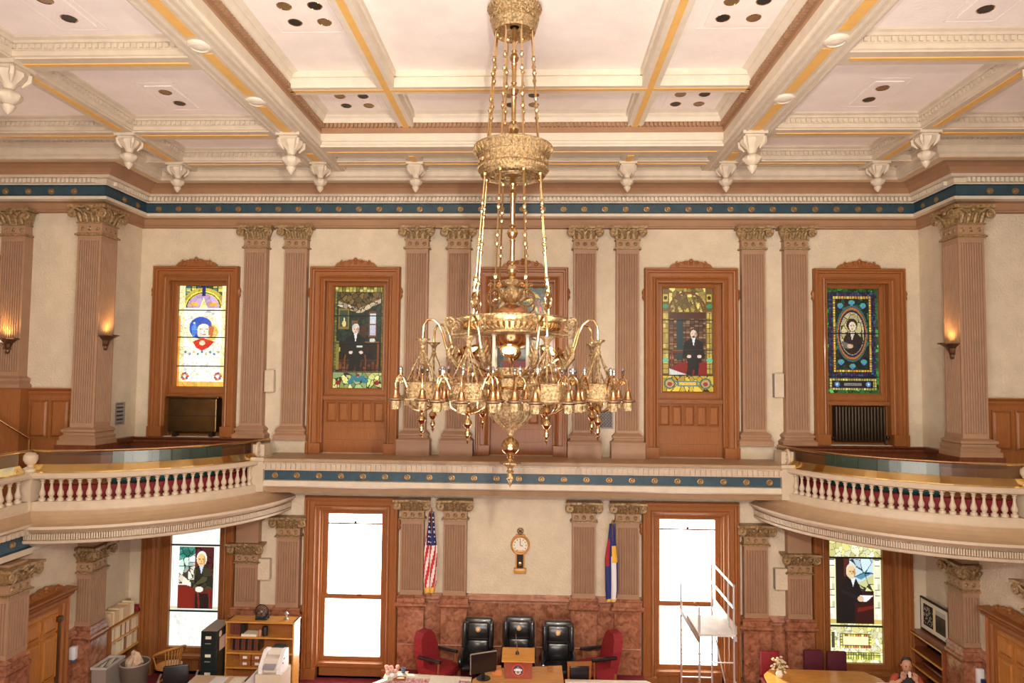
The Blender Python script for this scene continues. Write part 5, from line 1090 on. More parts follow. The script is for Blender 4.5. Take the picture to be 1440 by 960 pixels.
speaker(-5.39, 2.02, .27, .44, 'boxy cream wall speaker below the left balcony'); speaker(5.39, 2.04, .27, .43, 'boxy cream wall speaker below the right balcony')
def vent(loc, rz, w_, h, lab):
    t = thing('vent_grille', lab, 'vent', loc, rz); obj('frame', MB().holes(-w_ / 2, w_ / 2, 0, h, [(-w_ / 2 + .03, w_ / 2 - .03, .03, h - .03)], lambda a, b_: (a, -.02, b_), thick=lambda a, b_: (a, 0, b_)), GREY, t)
    obj('duct', MB().box(-w_ / 2 + .02, w_ / 2 - .02, -.004, -.002, .02, h - .02), BLACK, t); b = MB(); n = 4; m_ = int(n * h / w_)
    for i in range(n):
        for j in range(m_): b.lathe([(.022, -.008), (.032, 0), (.022, .008)], 8, (-w_ / 2 + .03 + (w_ - .06) * (i + .5) / n, -.012, .03 + (h - .06) * (j + .5) / m_), axis=(0, -1, 0))
    obj('tracery', b, GREY, t)
vent((-8.35, 13.83, 5.27), PI / 2, .32, .47, 'pierced grey vent grille on the left jog wall'); vent((1.80, WT, 5.27), 0, .32, .40, 'dark pierced vent grille between two middle pilasters')
# clock
t = thing('wall_clock', 'carved oak banjo shaped wall clock above the rostrum chairs', 'clock', (.02, WT, 2.26))
b = MB().bbox(-.13, .13, -.12, 0, .0, .10, .02).bbox(-.09, .09, -.10, 0, .08, .42, .012).bbox(-.11, .11, -.11, 0, .40, .48, .015)
b.lathe([(.20, 0), (.20, .10), (.185, .12), (.16, .11), (.155, .10)], 28, (0, 0, .58), axis=(0, -1, 0)).bbox(-.10, .10, -.09, 0, .74, .79, .012)
obj('case', b, WOODL, t, True); q = MB().lathe([(.0001, .102), (.157, .10)], 28, (0, 0, .58), axis=(0, -1, 0)); obj('dial', q, PAPER, t)
b = MB()
for i in range(12):
    a = i * PI / 6; b.box(.125 * math.cos(a) - .007, .125 * math.cos(a) + .007, -.108, -.104, .58 + .125 * math.sin(a) - .014, .58 + .125 * math.sin(a) + .014)
b.tube([(0, -.108, .58), (.0, -.108, .68)], .006, 4).tube([(0, -.109, .58), (.055, -.109, .565)], .007, 4); obj('hands_and_hour_marks', b, BLACK, t)
obj('glass_door', MB().box(-.065, .065, -.106, -.101, .11, .39), BLACKL, t)
obj('pendulum', MB().lathe([(.0001, .012), (.04, .008), (.045, 0)], 16, (0, -.107, .20), axis=(0, -1, 0)).tube([(0, -.11, .2), (0, -.11, .37)], .004, 4), BRASS, t)
b = MB(); n = 14; b.tube([(.06 * math.cos(2 * PI * i / n), -.05, .86 + .06 * math.sin(2 * PI * i / n)) for i in range(n + 1)], .013, 5).ball((0, -.05, .86), .03, 8).tube([(0, -.05, .77), (0, -.05, .81)], .02, 6).tube([(-.05, -.05, .9), (.05, -.05, .82)], .008, 4).tube([(-.05, -.05, .82), (.05, -.05, .9)], .008, 4)
obj('carved_finial', b, BRONZE, t, True)
# framed picture
A = Art(90, 64, (.90, .88, .80)); A.R(.0, 1, 0, 1, (.92, .90, .82)); A.R(.10, .47, .14, .86, (.12, .11, .10)); A.R(.53, .90, .14, .86, (.30, .27, .22)); r_ = np.random.RandomState(3)
for i in range(60): A.El(.11 + .34 * r_.rand(), .2 + .6 * r_.rand(), .014, .022, (.75, .72, .66))
for i in range(20): A.R(.54 + .017 * i, .55 + .017 * i, .4 + .2 * r_.rand(), .8, (.15, .13, .1))
A.R(.53, .90, .14, .3, (.75, .74, .7)); A.R(.46, .54, 0, 1, (.95, .90, .72))
t = thing('framed_picture', 'black framed double photograph leaning above the right bookcase', 'picture', (8.35, 13.93, 1.30), -PI / 2)
tl = Matrix.Rotation(math.radians(-6), 4, 'X')
o = obj('frame', MB().holes(-.5, .5, 0, .66, [(-.465, .465, .035, .625)], lambda a, b_: (a, -.13, b_), thick=lambda a, b_: (a, -.10, b_)).box(-.5, .5, -.115, -.095, 0, .66), BLACK, t)
painted('print', A.lin(.9), -.466, .466, -.118, .034, .626, t, PRINT)
# flags
def flag(x, z1, z0, lab, fn, lean=1):
    t = thing('flag', lab, 'flag', (x, WT - .40, z0 - .05)); H = z1 - z0 - .12
    n, m_ = 60, 24; vs = []; cs = []
    for i in range(n + 1):
        v = i / n; w_ = .05 + .09 * min(1, v * 2.2) - .03 * max(0, v - .85) / .15
        for j in range(m_ + 1):
            u = j / m_; ph = u * 7.5 + .6 * math.sin(v * 5)
            vs.append((lean * (-.01 + (u - .5) * w_ * 2 + .012 * math.sin(ph * 2 + v * 4)), .045 * math.sin(ph) * (.4 + v * .6), .05 + H * (1 - v) + .05 * (u - .5) * (1 if v > .9 else 0)))
    fs = [(i * (m_ + 1) + j, i * (m_ + 1) + j + 1, (i + 1) * (m_ + 1) + j + 1, (i + 1) * (m_ + 1) + j) for i in range(n) for j in range(m_)]
    cs = [fn((j + .5) / m_, (i + .5) / n) for i in range(n) for j in range(m_)]
    o = obj('cloth', MB().add(vs, fs), PRINT, t, True); at = o.data.attributes.new('paint', 'FLOAT_COLOR', 'CORNER')
    buf = np.ones((len(fs) * 4, 4), np.float32)
    for p in o.data.polygons: buf[p.loop_start:p.loop_start + 4, :3] = cs[p.index]
    at.data.foreach_set('color', buf.ravel())
    b = MB().tube([(0, -.02, H + .02), (.0, .0, H * .5), (0, .0, -.0)], .012, 6); obj('pole', b, BRASS, t, True)
    obj('pole_tip', MB().lathe([(.008, 0), (.025, .03), (.02, .06), (.0001, .14)], 8, (0, -.02, H + .02)), BRASS, t, True)
    obj('wall_bracket', MB().tube([(0, 0, .3), (0, .39, .3)], .015, 6).tube([(0, 0, H * .7), (0, .39, H * .7)], .015, 6), BRASS, t, True)
def usf(u, v):
    if v > .94: return (.75, .45, .08)
    d = v + .18 * u
    if v < .42 and u > .15:
        return (.7, .7, .75) if (int(u * 12) + int(v * 50)) % 3 == 0 and int(v * 50) % 3 == 0 else (.012, .018, .10)
    return (.50, .015, .02) if int(u * 7 + v * 6) % 2 == 0 else (.78, .72, .70)
def cof(u, v):
    if v > .96: return (.7, .45, .1)
    if .28 < v < .50 and .55 < u < .95: return (.80, .45, .04)
    if u < .28 and v < .55: return (.35, .012, .02) if v > .2 else (.02, .03, .14)
    if .45 < u < .80 and v > .42: return (.75, .75, .80)
    return (.018, .03, .16)
flag(-1.80, 3.68, 1.92, 'red and white striped flag with starry canton hanging limp between pilasters', usf); flag(1.90, 3.50, 1.82, 'blue, white and red flag with gold disc hanging limp on a pilaster', cof)
# ------------------------------------------------------------------ gallery benches
for sx, sd in ((1, 'left'), (-1, 'right')):
    mp = (lambda x, y, z: (x, y, z)) if sx == 1 else (lambda x, y, z: (-x, y, z))
    t = thing('curved_bench', f'curved teal leather bench behind the {sd} balcony balusters', 'bench', (-8.35 * sx, 12.4, GF), world=True)
    def seg(R_, a0, a1, n=6): return [(-8.35 + R_ * math.cos(math.radians(a0 + (a1 - a0) * i / n)), AR + R_ * math.sin(math.radians(a0 + (a1 - a0) * i / n))) for i in range(n + 1)]
    for i in range(6):
        a0 = -68 + i * 6.6; obj('back_cushion', MB().sweep(seg(2.72, a0 + .15, a0 + 6.45), [(0, 4.38), (.05, 4.36), (.10, 4.42), (.10, 4.84), (.06, 4.93), (0, 4.94), (-.03, 4.86), (0, 4.38)], mp=mp), TEAL, t, True)
    obj('wood_panel', MB().sweep(seg(2.70, -90, -68.2), [(0, 4.30), (.06, 4.30), (.06, 4.86), (0, 4.86)], mp=mp), WOOD, t)
    obj('wood_panel', MB().sweep(seg(2.70, -28, -16), [(0, 4.30), (.06, 4.30), (.06, 4.86), (0, 4.86)], mp=mp), WOOD, t)
    obj('seat', MB().sweep(seg(2.80, -90, -16, 16), [(0, 3.75), (.12, 3.75), (.12, 4.30), (.10, 4.36), (-.35, 4.36), (-.35, 3.75)], mp=mp), RED, t)
t = thing('stair_rail', 'sloping brass handrail at the far left gallery steps', 'rail', (-9.6, 12.3, GF))
obj('rail_tube', MB().tube([(-.5, -.3, 2.35), (0, -.1, 1.71), (.3, .3, 1.33)], .022, 8), BRASS, t, True); obj('post', MB().tube([(.3, .3, 0), (.3, .3, 1.33)], .02, 8), BRASS, t, True)

# ------------------------------------------------------------------ rostrum
RZ = .30
tag(obj('rostrum_platform', MB().box(-2.5, 2.55, 12.2, WT, 0, RZ), CARPET), 'raised crimson carpeted rostrum at the end wall', 'platform', kind='structure')
# executive chair
def exec_chair():
    t = thing('executive_chair', 'x', 'chair', (0, 0, 0), group='black leather chairs of the rostrum')
    b = MB().bbox(-.27, .27, .20, .34, .48, 1.20, .05); b.v = [(x * (1 + .06 * (z - .5)), y + .14 * (z - .5), z) for x, y, z in b.v]; obj('backrest', b, BLACKL, t, True)
    b = MB()
    for z0, z1 in ((.55, .82), (.84, 1.14)): b.bbox(-.21, .21, .13, .24, z0, z1, .045)
    b.v = [(x, y + .14 * (z - .5), z) for x, y, z in b.v]; obj('back_cushion', b, BLACKL, t, True)
    for s_ in (-1, 1):
        b = MB().bbox(*sorted((s_ * .22, s_ * .31)), .05, .30, .70, 1.16, .035); b.v = [(x, y + .14 * (z - .5), z) for x, y, z in b.v]; obj('wing', b, BLACKL, t, True)
        b = MB().bbox(*sorted((s_ * .25, s_ * .34)), -.25, .26, .56, .66, .03).bbox(*sorted((s_ * .26, s_ * .33)), -.16, .26, .40, .6, .02)
        b.tube(spiral((s_ * .30, -.25, .56), .09, .02, 1.2, 'yz', 12, start=PI / 2, sgn=1), .03, 6); obj('armrest', b, [BLACKL], t, True)
        obj('scroll_trim', MB().tube(spiral((s_ * .352, -.25, .56), .09, .02, 1.2, 'yz', 12, start=PI / 2, sgn=1), .012, 5), WOODD, t, True)
    obj('seat', MB().bbox(-.27, .27, -.30, .24, .38, .50, .05), BLACKL, t, True)
    obj('seal_badge', MB().lathe([(.0001, .012), (.05, .010), (.052, .0), (.07, -.0)], 20, (0, .205, 1.02), axis=(0, -1, .12)), COPPER, t, True)
    obj('seal_mark', MB().lathe([(.0001, .016), (.03, .014)], 12, (0, .205, 1.02), axis=(0, -1, .12)).lathe([(.040, .0145), (.047, .014)], 20, (0, .205, 1.02), axis=(0, -1, .12)), mat('seal enamel', (.75, .55, .3), .4), t)
    obj('column', MB().tube([(0, 0, .1), (0, 0, .4)], .03, 8), BLACK, t)
    for i in range(5): a = i * 2 * PI / 5 + .3; obj('foot', MB().tube([(0, 0, .12), (.28 * math.cos(a), .28 * math.sin(a), .07)], [.03, .02], 6).ball((.29 * math.cos(a), .29 * math.sin(a), .03), .03, 8), BLACK, t, True)
    return t
ex = exec_chair(); ex.location = (-.79, 13.5, RZ); ex['label'] = 'black leather executive chair, left one of three, behind the monitor'
dup(ex, (.02, 13.62, RZ), label='black leather executive chair in the middle, right behind the podium')
dup(ex, (.80, 13.42, RZ), label='black leather executive chair on the right, nearest the small wooden chair')
def armchair(nm, loc, rz, lab):
    t = thing('red_armchair', lab, 'chair', loc, rz, 'red armchairs flanking the rostrum')
    b = MB(); pr = [(-.26, .30), (.26, .30), (.27, .75), (.22, .95), (.12, 1.04), (-.12, 1.04), (-.22, .95), (-.27, .75)]
    b.prism(pr, lambda x, z, q: (x, .20 + q + .22 * (z - .4), z), -.04, .14); obj('backrest', b, RED, t)
    obj('seat', MB().bbox(-.28, .28, -.32, .26, .32, .46, .04), RED, t, True)
    for s_ in (-1, 1):
        obj('armrest', MB().bbox(*sorted((s_ * .26, s_ * .33)), -.22, .30, .62, .68, .02), BLACKL, t, True); obj('arm_post', MB().tube([(s_ * .295, -.16, .28), (s_ * .295, -.17, .63)], .02, 6), WOOD, t, True)
        obj('side_panel', MB().box(*sorted((s_ * .27, s_ * .29)), -.12, .25, .2, .46), RED, t); obj('leg', MB().box(*sorted((s_ * .24, s_ * .29)), -.30, -.25, 0, .34), WOOD, t); obj('leg', MB().box(*sorted((s_ * .24, s_ * .29)), .25, .30, 0, .34), WOOD, t)
        obj('stretcher', MB().box(*sorted((s_ * .25, s_ * .28)), -.27, .27, .16, .20), WOOD, t)
    return t
armchair('a', (-1.50, 13.35, RZ), PI / 2 - .45, 'red upholstered armchair with dark arms on the left of the rostrum'); armchair('a', (1.55, 13.6, RZ), -PI / 2 + .30, 'red upholstered armchair with dark arms on the right of the rostrum')
t = thing('side_chair', 'small wooden side chair with black seat and back beside the bright desk', 'chair', (1.12, 12.72, RZ), PI + .1)
for s_ in (-1, 1):
    obj('leg', MB().tube([(s_ * .19, -.2, 0), (s_ * .19, -.2, .43)], .02, 6), WOOD, t); obj('leg', MB().tube([(s_ * .19, .2, 0), (s_ * .19, .20, .42), (s_ * .2, .27, .93)], .022, 6), WOOD, t)
obj('back_frame', MB().box(-.22, .22, .24, .28, .88, .95), WOOD, t); obj('back_pad', MB().bbox(-.17, .17, .225, .265, .55, .87, .015), BLACKL, t, True)
obj('seat_pad', MB().lathe([(.0001, .50), (.17, .49), (.22, .46), (.22, .42), (.0001, .42)], 20), BLACKL, t, True)
# desk, podium, monitor
t = thing('clerk_desk', 'bright honey oak desk in front of the rostrum chairs', 'desk', (.05, 12.0, 0), world=True)
DP = [(-.75, 11.55), (-.74, 12.10), (-.46, 12.56), (.84, 12.76), (.86, 11.55)]
obj('desk_top', MB().prism(DP, lambda x, y, z: (x, y, z), 1.0, 1.05), WOODL, t)
obj('front_panel', MB().prism([(-.68, 11.7), (-.67, 12.05), (-.42, 12.48), (.78, 12.68), (.80, 11.7)], lambda x, y, z: (x, y, z), 0.0, 1.0), WOOD, t)
t = thing('podium', 'red brown tabletop podium with round state seal on the bright desk', 'podium', (.05, 12.28, 1.051))
b = MB(); b.add([(-.24, -.12, 0), (.24, -.12, 0), (.22, .16, 0), (-.22, .16, 0), (-.25, -.12, .30), (.25, -.12, .30), (.25, .18, .37), (-.25, .18, .37)], [(0, 3, 2, 1), (0, 1, 5, 4), (1, 2, 6, 5), (2, 3, 7, 6), (3, 0, 4, 7), (4, 5, 6, 7)]); obj('body', b, mat('red mahogany', (.28, .045, .018), .35, nz=4, kind='wood', coat=.3), t)
b = MB(); b.add([(-.29, -.17, .30), (.29, -.17, .30), (.29, .20, .39), (-.29, .20, .39), (-.29, -.17, .325), (.29, -.17, .325), (.29, .20, .415), (-.29, .20, .415)], [(0, 3, 2, 1), (0, 1, 5, 4), (1, 2, 6, 5), (2, 3, 7, 6), (3, 0, 4, 7), (4, 5, 6, 7)]); obj('reading_top', b, WOODL, t)
c = (.0, -.128, .155); sl = obj('seal', MB().lathe([(.0001, .012), (.085, .010), (.088, .016), (.115, .016), (.12, 0)], 28, c, axis=(0, -1, 0)), mat('seal red rim', (.45, .06, .03), .4), t, True)
b = MB().lathe([(.0001, .013), (.084, .0115)], 24, c, axis=(0, -1, 0)); obj('seal_field', b, mat('seal blue field', (.02, .03, .10), .4), sl)
b = MB().prism([(-.045, -.05), (0, -.075), (.045, -.05), (.045, .03), (-.045, .03)], lambda x, z, q: (x, c[1] - q, c[2] + z), .012, .018).prism([(-.07, -.01), (-.05, -.01), (-.05, .02), (-.07, .02)], lambda x, z, q: (x, c[1] - q, c[2] + z), .012, .017).prism([(.05, -.01), (.07, -.01), (.07, .02), (.05, .02)], lambda x, z, q: (x, c[1] - q, c[2] + z), .012, .017); obj('seal_shield', b, WHITE, sl)
b = MB().prism([(-.03, -.045), (0, -.06), (.03, -.045), (.03, -.01), (-.03, -.01)], lambda x, z, q: (x, c[1] - q, c[2] + z), .018, .021).lathe([(.0001, .02), (.02, .018)], 8, (0, c[1], c[2] + .05), axis=(0, -1, 0)); obj('seal_crest', b, GOLDR, sl)
t = thing('gooseneck_microphone', 'thin gooseneck microphone standing up from the podium', 'microphone', (.03, 12.3, 1.42)); obj('base', MB().lathe([(.035, 0), (.03, .03), (.012, .05), (.01, .06)], 12), BLACK, t, True)
obj('stem', MB().tube([(0, 0, .04), (-.01, 0, .2), (-.03, -.02, .36)], .006, 6), STEEL, t, True); obj('capsule', MB().tube([(-.03, -.02, .36), (-.035, -.03, .42)], .012, 8), BLACK, t, True)
t = thing('monitor', 'black flat monitor seen at an angle on the left of the bright desk', 'monitor', (-.56, 12.15, 1.051), .42)
obj('screen_case', MB().bbox(-.24, .24, -.02, .02, .10, .44, .008), BLACK, t); obj('screen', MB().box(-.225, .225, -.024, -.019, .115, .425), mat('dark screen', (.02, .012, .01), .15), t)
obj('edge', MB().box(-.245, -.238, -.024, .01, .1, .44).box(-.24, .24, -.024, .01, .438, .446), STEEL, t); obj('stand', MB().box(-.03, .03, .01, .04, 0, .2).lathe([(.0001, .015), (.12, .01), (.13, 0)], 20), BLACK, t)
tag(obj('desk_organiser', MB().box(-.42, -.28, 12.30, 12.42, 1.051, 1.10).box(-.40, -.26, 12.38, 12.44, 1.10, 1.16).box(-.36, -.24, 12.28, 12.34, 1.051, 1.14), mat('orange wood', (.6, .2, .06), .4)), 'small orange wooden desk organiser left of the podium', 'organiser')
tag(obj('card_holder', MB().box(.57, .66, 12.46, 12.52, 1.051, 1.12).box(.575, .655, 12.47, 12.50, 1.12, 1.15), WOOD), 'little brown card holder on the right half of the bright desk', 'holder')
# clerks' enclosure rails
t = thing('enclosure_rail', 'cream topped rail with crimson lattice panel left of the bright desk', 'rail', (-1.6, 12.2, 0), world=True)
obj('top_rail', MB().sweep([(-2.75, 11.6), (-2.10, 12.34), (-.78, 12.26)], [(-.04, 1.0), (.04, 1.0), (.04, .96), (-.04, .96), (-.04, 1.0)]), CREAMW, t)
for (p, q) in (((-2.75, 11.6), (-2.10, 12.34)), ((-2.10, 12.34), (-.78, 12.26))): obj('panel', MB().sweep([p, q], [(-.01, .1), (.01, .1), (.01, .96), (-.01, .96), (-.01, .1)]), mat('crimson and cream figured cloth', (.35, .03, .05), .9, nz=26, col2=(.75, .60, .55)), t)
t = thing('enclosure_rail', 'cream topped rail in front of the small wooden side chair', 'rail', (1.6, 12.2, 0), world=True)
obj('top_rail', MB().sweep([(.88, 12.27), (2.3, 12.3), (2.75, 11.8)], [(-.04, 1.0), (.04, 1.0), (.04, .96), (-.04, .96), (-.04, 1.0)]), CREAMW, t)
for i in range(10): x = .95 + i * .14; obj('rail_spindle', MB().lathe([(.014, 0), (.022, .3), (.012, .5), (.022, .8), (.014, .96)], 8, (x, 12.28, 0)), RED, t, True)
tag(obj('document_tray', MB().bbox(-1.5, -.98, 12.30 - .42, 12.24, 1.0, 1.03, .008).box(-1.42, -1.06, 11.90, 12.16, 1.03, 1.045), PAPER), 'cream flat document tray on the left rail', 'tray')
t = thing('flower_bundle', 'pale pink bundle of flowers beside the left clear window foot', 'flowers', (-2.2, 12.27, .98)); b = MB(); r_ = random.Random(4)
for i in range(26): b.ball((r_.uniform(-.11, .11), r_.uniform(-.06, .06), .05 + r_.uniform(0, .14)), r_.uniform(.02, .04), 6)
obj('petals', b, mat('pale pink petals', (.75, .45, .42), .7, nz=12, amt=.3), t, True); obj('vase', MB().lathe([(.05, 0), (.07, .04), (.05, .08)], 12), WHITE, t, True)
tag(obj('blue_cup', MB().lathe([(.03, 0), (.04, .08), (.036, .08), (.028, .01)], 14, (-2.03, 12.42, .99)), mat('blue plastic', (.06, .14, .3), .4), smooth=True), 'small blue cup on the left rail next to the flowers', 'cup')
tag(obj('rail_shelf', MB().box(-2.35, -1.95, 12.2, 12.5, .95, .985), WOOD), 'small wooden shelf behind the left rail corner', 'shelf')

# ------------------------------------------------------------------ left corner office
def book(w_, d, h, m, name='book'):
    return MB().box(-w_ / 2, w_ / 2, 0, d, 0, h), m
t = thing('bookcase', 'oak bookcase of binders standing against the left side wall', 'bookcase', (-8.30, 13.83, 0), PI / 2)
W2, Dp = .54, .30
obj('side_panel', MB().box(-W2, -W2 + .025, -Dp, 0, 0, 1.33), WOOD, t); obj('side_panel', MB().box(W2 - .025, W2, -Dp, 0, 0, 1.33), WOOD, t); obj('back_panel', MB().box(-W2, W2, -.01, 0, 0, 1.33), WOODD, t)
for z in (.05, .38, .70, 1.02, 1.305): obj('shelf_board', MB().box(-W2 + .025, W2 - .025, -Dp, -.01, z - .025, z), WOODL, t)
TB = [mat('cream binder', (.78, .62, .42), .7), mat('tan binder', (.66, .45, .26), .7), mat('pale yellow binder', (.85, .74, .50), .7), mat('brown binder', (.30, .14, .08), .7)]
bmes = {}
def volume(nm, w_, d, h, m, loc, rz, lab, grp, cat='book'):
    k = (w_, d, h, m.name)
    if k not in bmes:
        b = MB().box(-w_ / 2, w_ / 2, -d, 0, 0, h); o = obj(nm, b, m); bmes[k] = o.data
    else: o = link(nm, bmes[k])
    o.location = loc; o.rotation_euler = (0, 0, rz); return tag(o, lab, cat, grp)
rb = random.Random(9)
for row, (z, lb) in enumerate(((1.332, 'binder standing on top of the left wall bookcase'), (1.021, 'binder on the upper shelf of the left wall bookcase'), (.701, 'binder on the middle shelf of the left wall bookcase'))):
    y = 13.83 - W2 + .04 + (0 if row else .0)
    while y < 13.83 + W2 - .09 - (.16 if row == 0 else 0):
        w_ = rb.choice((.035, .045, .055)); h = rb.choice((.24, .26)); m = TB[rb.choice((0, 0, 1, 2, 2, 3 if row else 1))]
        volume('binder', w_, .24, h, m, (-8.27 + .25, y + w_ / 2, z), PI / 2, {'cream binder': 'cream', 'tan binder': 'tan', 'pale yellow binder': 'straw coloured', 'brown binder': 'dark brown'}[m.name] + ' ' + lb, f'binders of the left bookcase, row {["top", "upper", "middle"][row]}'); bmes_last = None; y += w_ + .004
tag(obj('red_ledger', MB().box(-8.24, -8.0, 14.25, 14.35, 1.332, 1.40).box(-8.22, -8.02, 14.24, 14.36, 1.40, 1.44), RED), 'stack of red ledgers at the far end of the bookcase top', 'ledger')
for o in list(bpy.data.objects):
    if o.name.startswith('binder'): o.location.x = -8.29; o.rotation_euler = (0, 0, PI / 2)
# grey bin and round bin
t = thing('recycling_bin', 'grey square recycling bin stuffed with paper beside the pier', 'bin', (-7.84, 12.98, 0)); b = MB(); k = .14
b.add([(-.13, -.26, 0), (.13, -.26, 0), (.13, .26, 0), (-.13, .26, 0), (-k, -.28, .80), (k, -.28, .80), (k, .28, .80), (-k, .28, .80)], [(0, 3, 2, 1), (0, 1, 5, 4), (1, 2, 6, 5), (2, 3, 7, 6), (3, 0, 4, 7)]); obj('body', b, GREY, t)
obj('rim', MB().sweep([(-k, -.28), (-k, .28), (k, .28), (k, -.28)], [(-.015, .78), (-.015, .82), (.015, .82), (.015, .78)], closed=True), mat('light grey rim', (.55, .5, .47), .5), t)
b = MB(); [b.add([(x, y, .72), (x + .12, y + .02, .78), (x + .11, y + .2, .84), (x - .01, y + .18, .76)], [(0, 1, 2, 3)]) for x, y in ((-.1, -.22), (-.05, -.05), (-.08, .02))]; obj('loose_paper', b, PAPER, t)
t = thing('trash_bin', 'round dark grey rubbish bin with crumpled paper bag inside', 'bin', (-7.30, 12.95, 0)); obj('body', MB().lathe([(.0001, 0), (.20, 0), (.225, .35), (.235, .60), (.25, .62), (.255, .78), (.265, .80), (.265, .83), (.245, .83), (.235, .6), (.21, .1), (.0001, .1)], 32), mat('warm grey plastic', (.16, .125, .10), .45), t, True)
obj('rim', MB().lathe([(.262, .815), (.27, .83), (.262, .845), (.245, .835)], 32), GREY, t, True)
b = MB(); r_ = random.Random(2)
vs = []; n = 14
for i, (r, z) in enumerate(((.10, .55), (.13, .72), (.14, .84), (.10, .95), (.06, 1.02), (.02, 1.04))):
    for j in range(n): a = 2 * PI * j / n; q = r * r_.uniform(.5, 1.35); vs.append((q * math.cos(a), .8 * q * math.sin(a), z + r_.uniform(-.03, .03)))
b.add(vs, [(i * n + j, i * n + (j + 1) % n, (i + 1) * n + (j + 1) % n, (i + 1) * n + j) for i in range(5) for j in range(n)]); obj('paper_bag', b, mat('kraft paper', (.62, .45, .32), .8, nz=9, amt=.3), t)
# wooden swivel chair
t = thing('swivel_chair', 'honey oak swivel armchair with slatted back under the tall window', 'chair', (-7.05, 13.72, 0), .9 + PI)
obj('seat', MB().lathe([(.0001, .43), (.2, .43), (.25, .445), (.25, .47), (.12, .465), (.0001, .46)], 24), WOODL, t, True)
for i in range(7): a = -PI / 2 + PI + (i - 3) * .22; obj('back_slat', MB().tube([(.22 * math.cos(a + 0), .20 * math.sin(a), .46), (.27 * math.cos(a), .27 * math.sin(a), .82)], .013, 5), WOODL, t, True)
obj('back_rail', MB().tube([(.30 * math.cos(-.25 + PI * i / 12 * 1.16), .27 * math.sin(-.25 + PI * i / 12 * 1.16), .70 + .17 * math.sin(PI * i / 12)) for i in range(13)], .024, 6), WOODL, t, True)
for s_ in (-1, 1): obj('arm_spindle', MB().tube([(s_ * .23, -.02, .46), (s_ * .29, -.05, .69)], .014, 6), WOODL, t, True)
obj('pedestal', MB().lathe([(.03, .1), (.025, .25), (.04, .40), (.09, .43)], 10), WOODL, t, True)
for i in range(4): a = i * PI / 2 + .5; obj('foot', MB().tube([(0, 0, .18), (.15 * math.cos(a), .15 * math.sin(a), .15), (.29 * math.cos(a), .29 * math.sin(a), .06)], [.03, .026, .018], 6).ball((.29 * math.cos(a), .29 * math.sin(a), .03), .028, 6), WOODL, t, True)
# black office chair
t = thing('office_chair', 'black office chair turned away, by the filing cabinet', 'chair', (-6.35, 12.75, 0), .35)
obj('backrest', MB().bbox(-.22, .22, -.26, -.20, .45, .98, .03), BLACK, t, True); obj('seat', MB().bbox(-.24, .24, -.2, .26, .40, .48, .03), BLACK, t, True); obj('column', MB().tube([(0, 0, .08), (0, 0, .4)], .025, 8), BLACK, t)
for s_ in (-1, 1): obj('armrest', MB().tube([(s_ * .24, -.05, .42), (s_ * .32, -.08, .66), (s_ * .32, .2, .66)], .02, 6), GREY, t, True)
for i in range(5): a = i * 2 * PI / 5; obj('foot', MB().tube([(0, 0, .10), (.28 * math.cos(a), .28 * math.sin(a), .07)], .018, 6).ball((.28 * math.cos(a), .28 * math.sin(a), .03), .028, 6), BLACK, t, True)
# filing cabinet
t = thing('filing_cabinet', 'tall black filing cabinet between the office chair and bookshelf', 'cabinet', (-5.93, 13.35, 0))
obj('body', MB().bbox(-.15, .17, -.30, .32, 0, 1.40, .008), BLKM, t); obj('top_sheet', MB().box(-.14, .16, -.29, .31, 1.401, 1.408), mat('pale brown top', (.30, .25, .20), .6), t)  # top sheet is a paler brown than the black body
for i in range(4):
    z = .04 + i * .34; o = obj('drawer', MB().bbox(-.135, .155, -.315, -.30, z, z + .32, .006), BLKM, t)
    obj('label_holder', MB().box(-.05, .06, -.322, -.314, z + .20, z + .255), PAPER, o); obj('handle', MB().tube([(-.05, -.33, z + .12), (.06, -.33, z + .12)], .010, 6), STEEL, o)
obj('taped_notice', MB().box(.171, .174, -.20, .05, 1.0, 1.24), mat('notice paper', (.70, .50, .40), .7), t); obj('round_sticker', MB().lathe([(.0001, .006), (.06, .004)], 16, (.171, -.18, 1.32), axis=(1, 0, 0)), PAPER, t)
# bookshelf
t = thing('bookshelf', 'wide oak bookshelf below the left lower pilasters', 'bookshelf', (-5.05, 13.4, 0)); x0, x1, d0, d1 = -.68, .68, -.06, .28
obj('side_panel', MB().box(x0, x0 + .03, d0, d1, 0, 1.5), WOODL, t); obj('side_panel', MB().box(x1 - .03, x1, d0, d1, 0, 1.5), WOODL, t); obj('back_panel', MB().box(x0, x1, d1 - .01, d1, 0, 1.5), WOOD, t)
for z in (.05, .62, .90, 1.20, 1.5): obj('shelf_board', MB().box(x0 + .03, x1 - .03, d0, d1 - .01, z - .03, z) if z < 1.5 else MB().box(x0 - .01, x1 + .01, d0 - .01, d1, 1.47, 1.50), WOODL, t)
BX, BY_ = -5.05, 13.4
t = thing('desk_fan', 'round black desk fan on top of the bookshelf', 'fan', (BX - .02, BY_ + .10, 1.5)); obj('base', MB().bbox(-.12, .12, -.08, .08, 0, .03, .01).tube([(-.13, 0, .02), (-.12, 0, .14)], .012, 6).tube([(.13, 0, .02), (.12, 0, .14)], .012, 6), BLACK, t)
b = MB()
for r in (.13, .10, .07, .04): n = 20; b.tube([(r * math.cos(2 * PI * i / n), -.05 - .02 * (1 - r / .13), .16 + r * math.sin(2 * PI * i / n)) for i in range(n + 1)], .005 if r < .13 else .012, 4, cap=False)
obj('cage', b, BLACK, t, True); b = MB()
for i in range(5): a = i * 2 * PI / 5; b.add([(.02 * math.cos(a), -.02, .16 + .02 * math.sin(a)), (.10 * math.cos(a - .3), -.03, .16 + .10 * math.sin(a - .3)), (.10 * math.cos(a + .35), -.0, .16 + .10 * math.sin(a + .35))], [(0, 1, 2)])
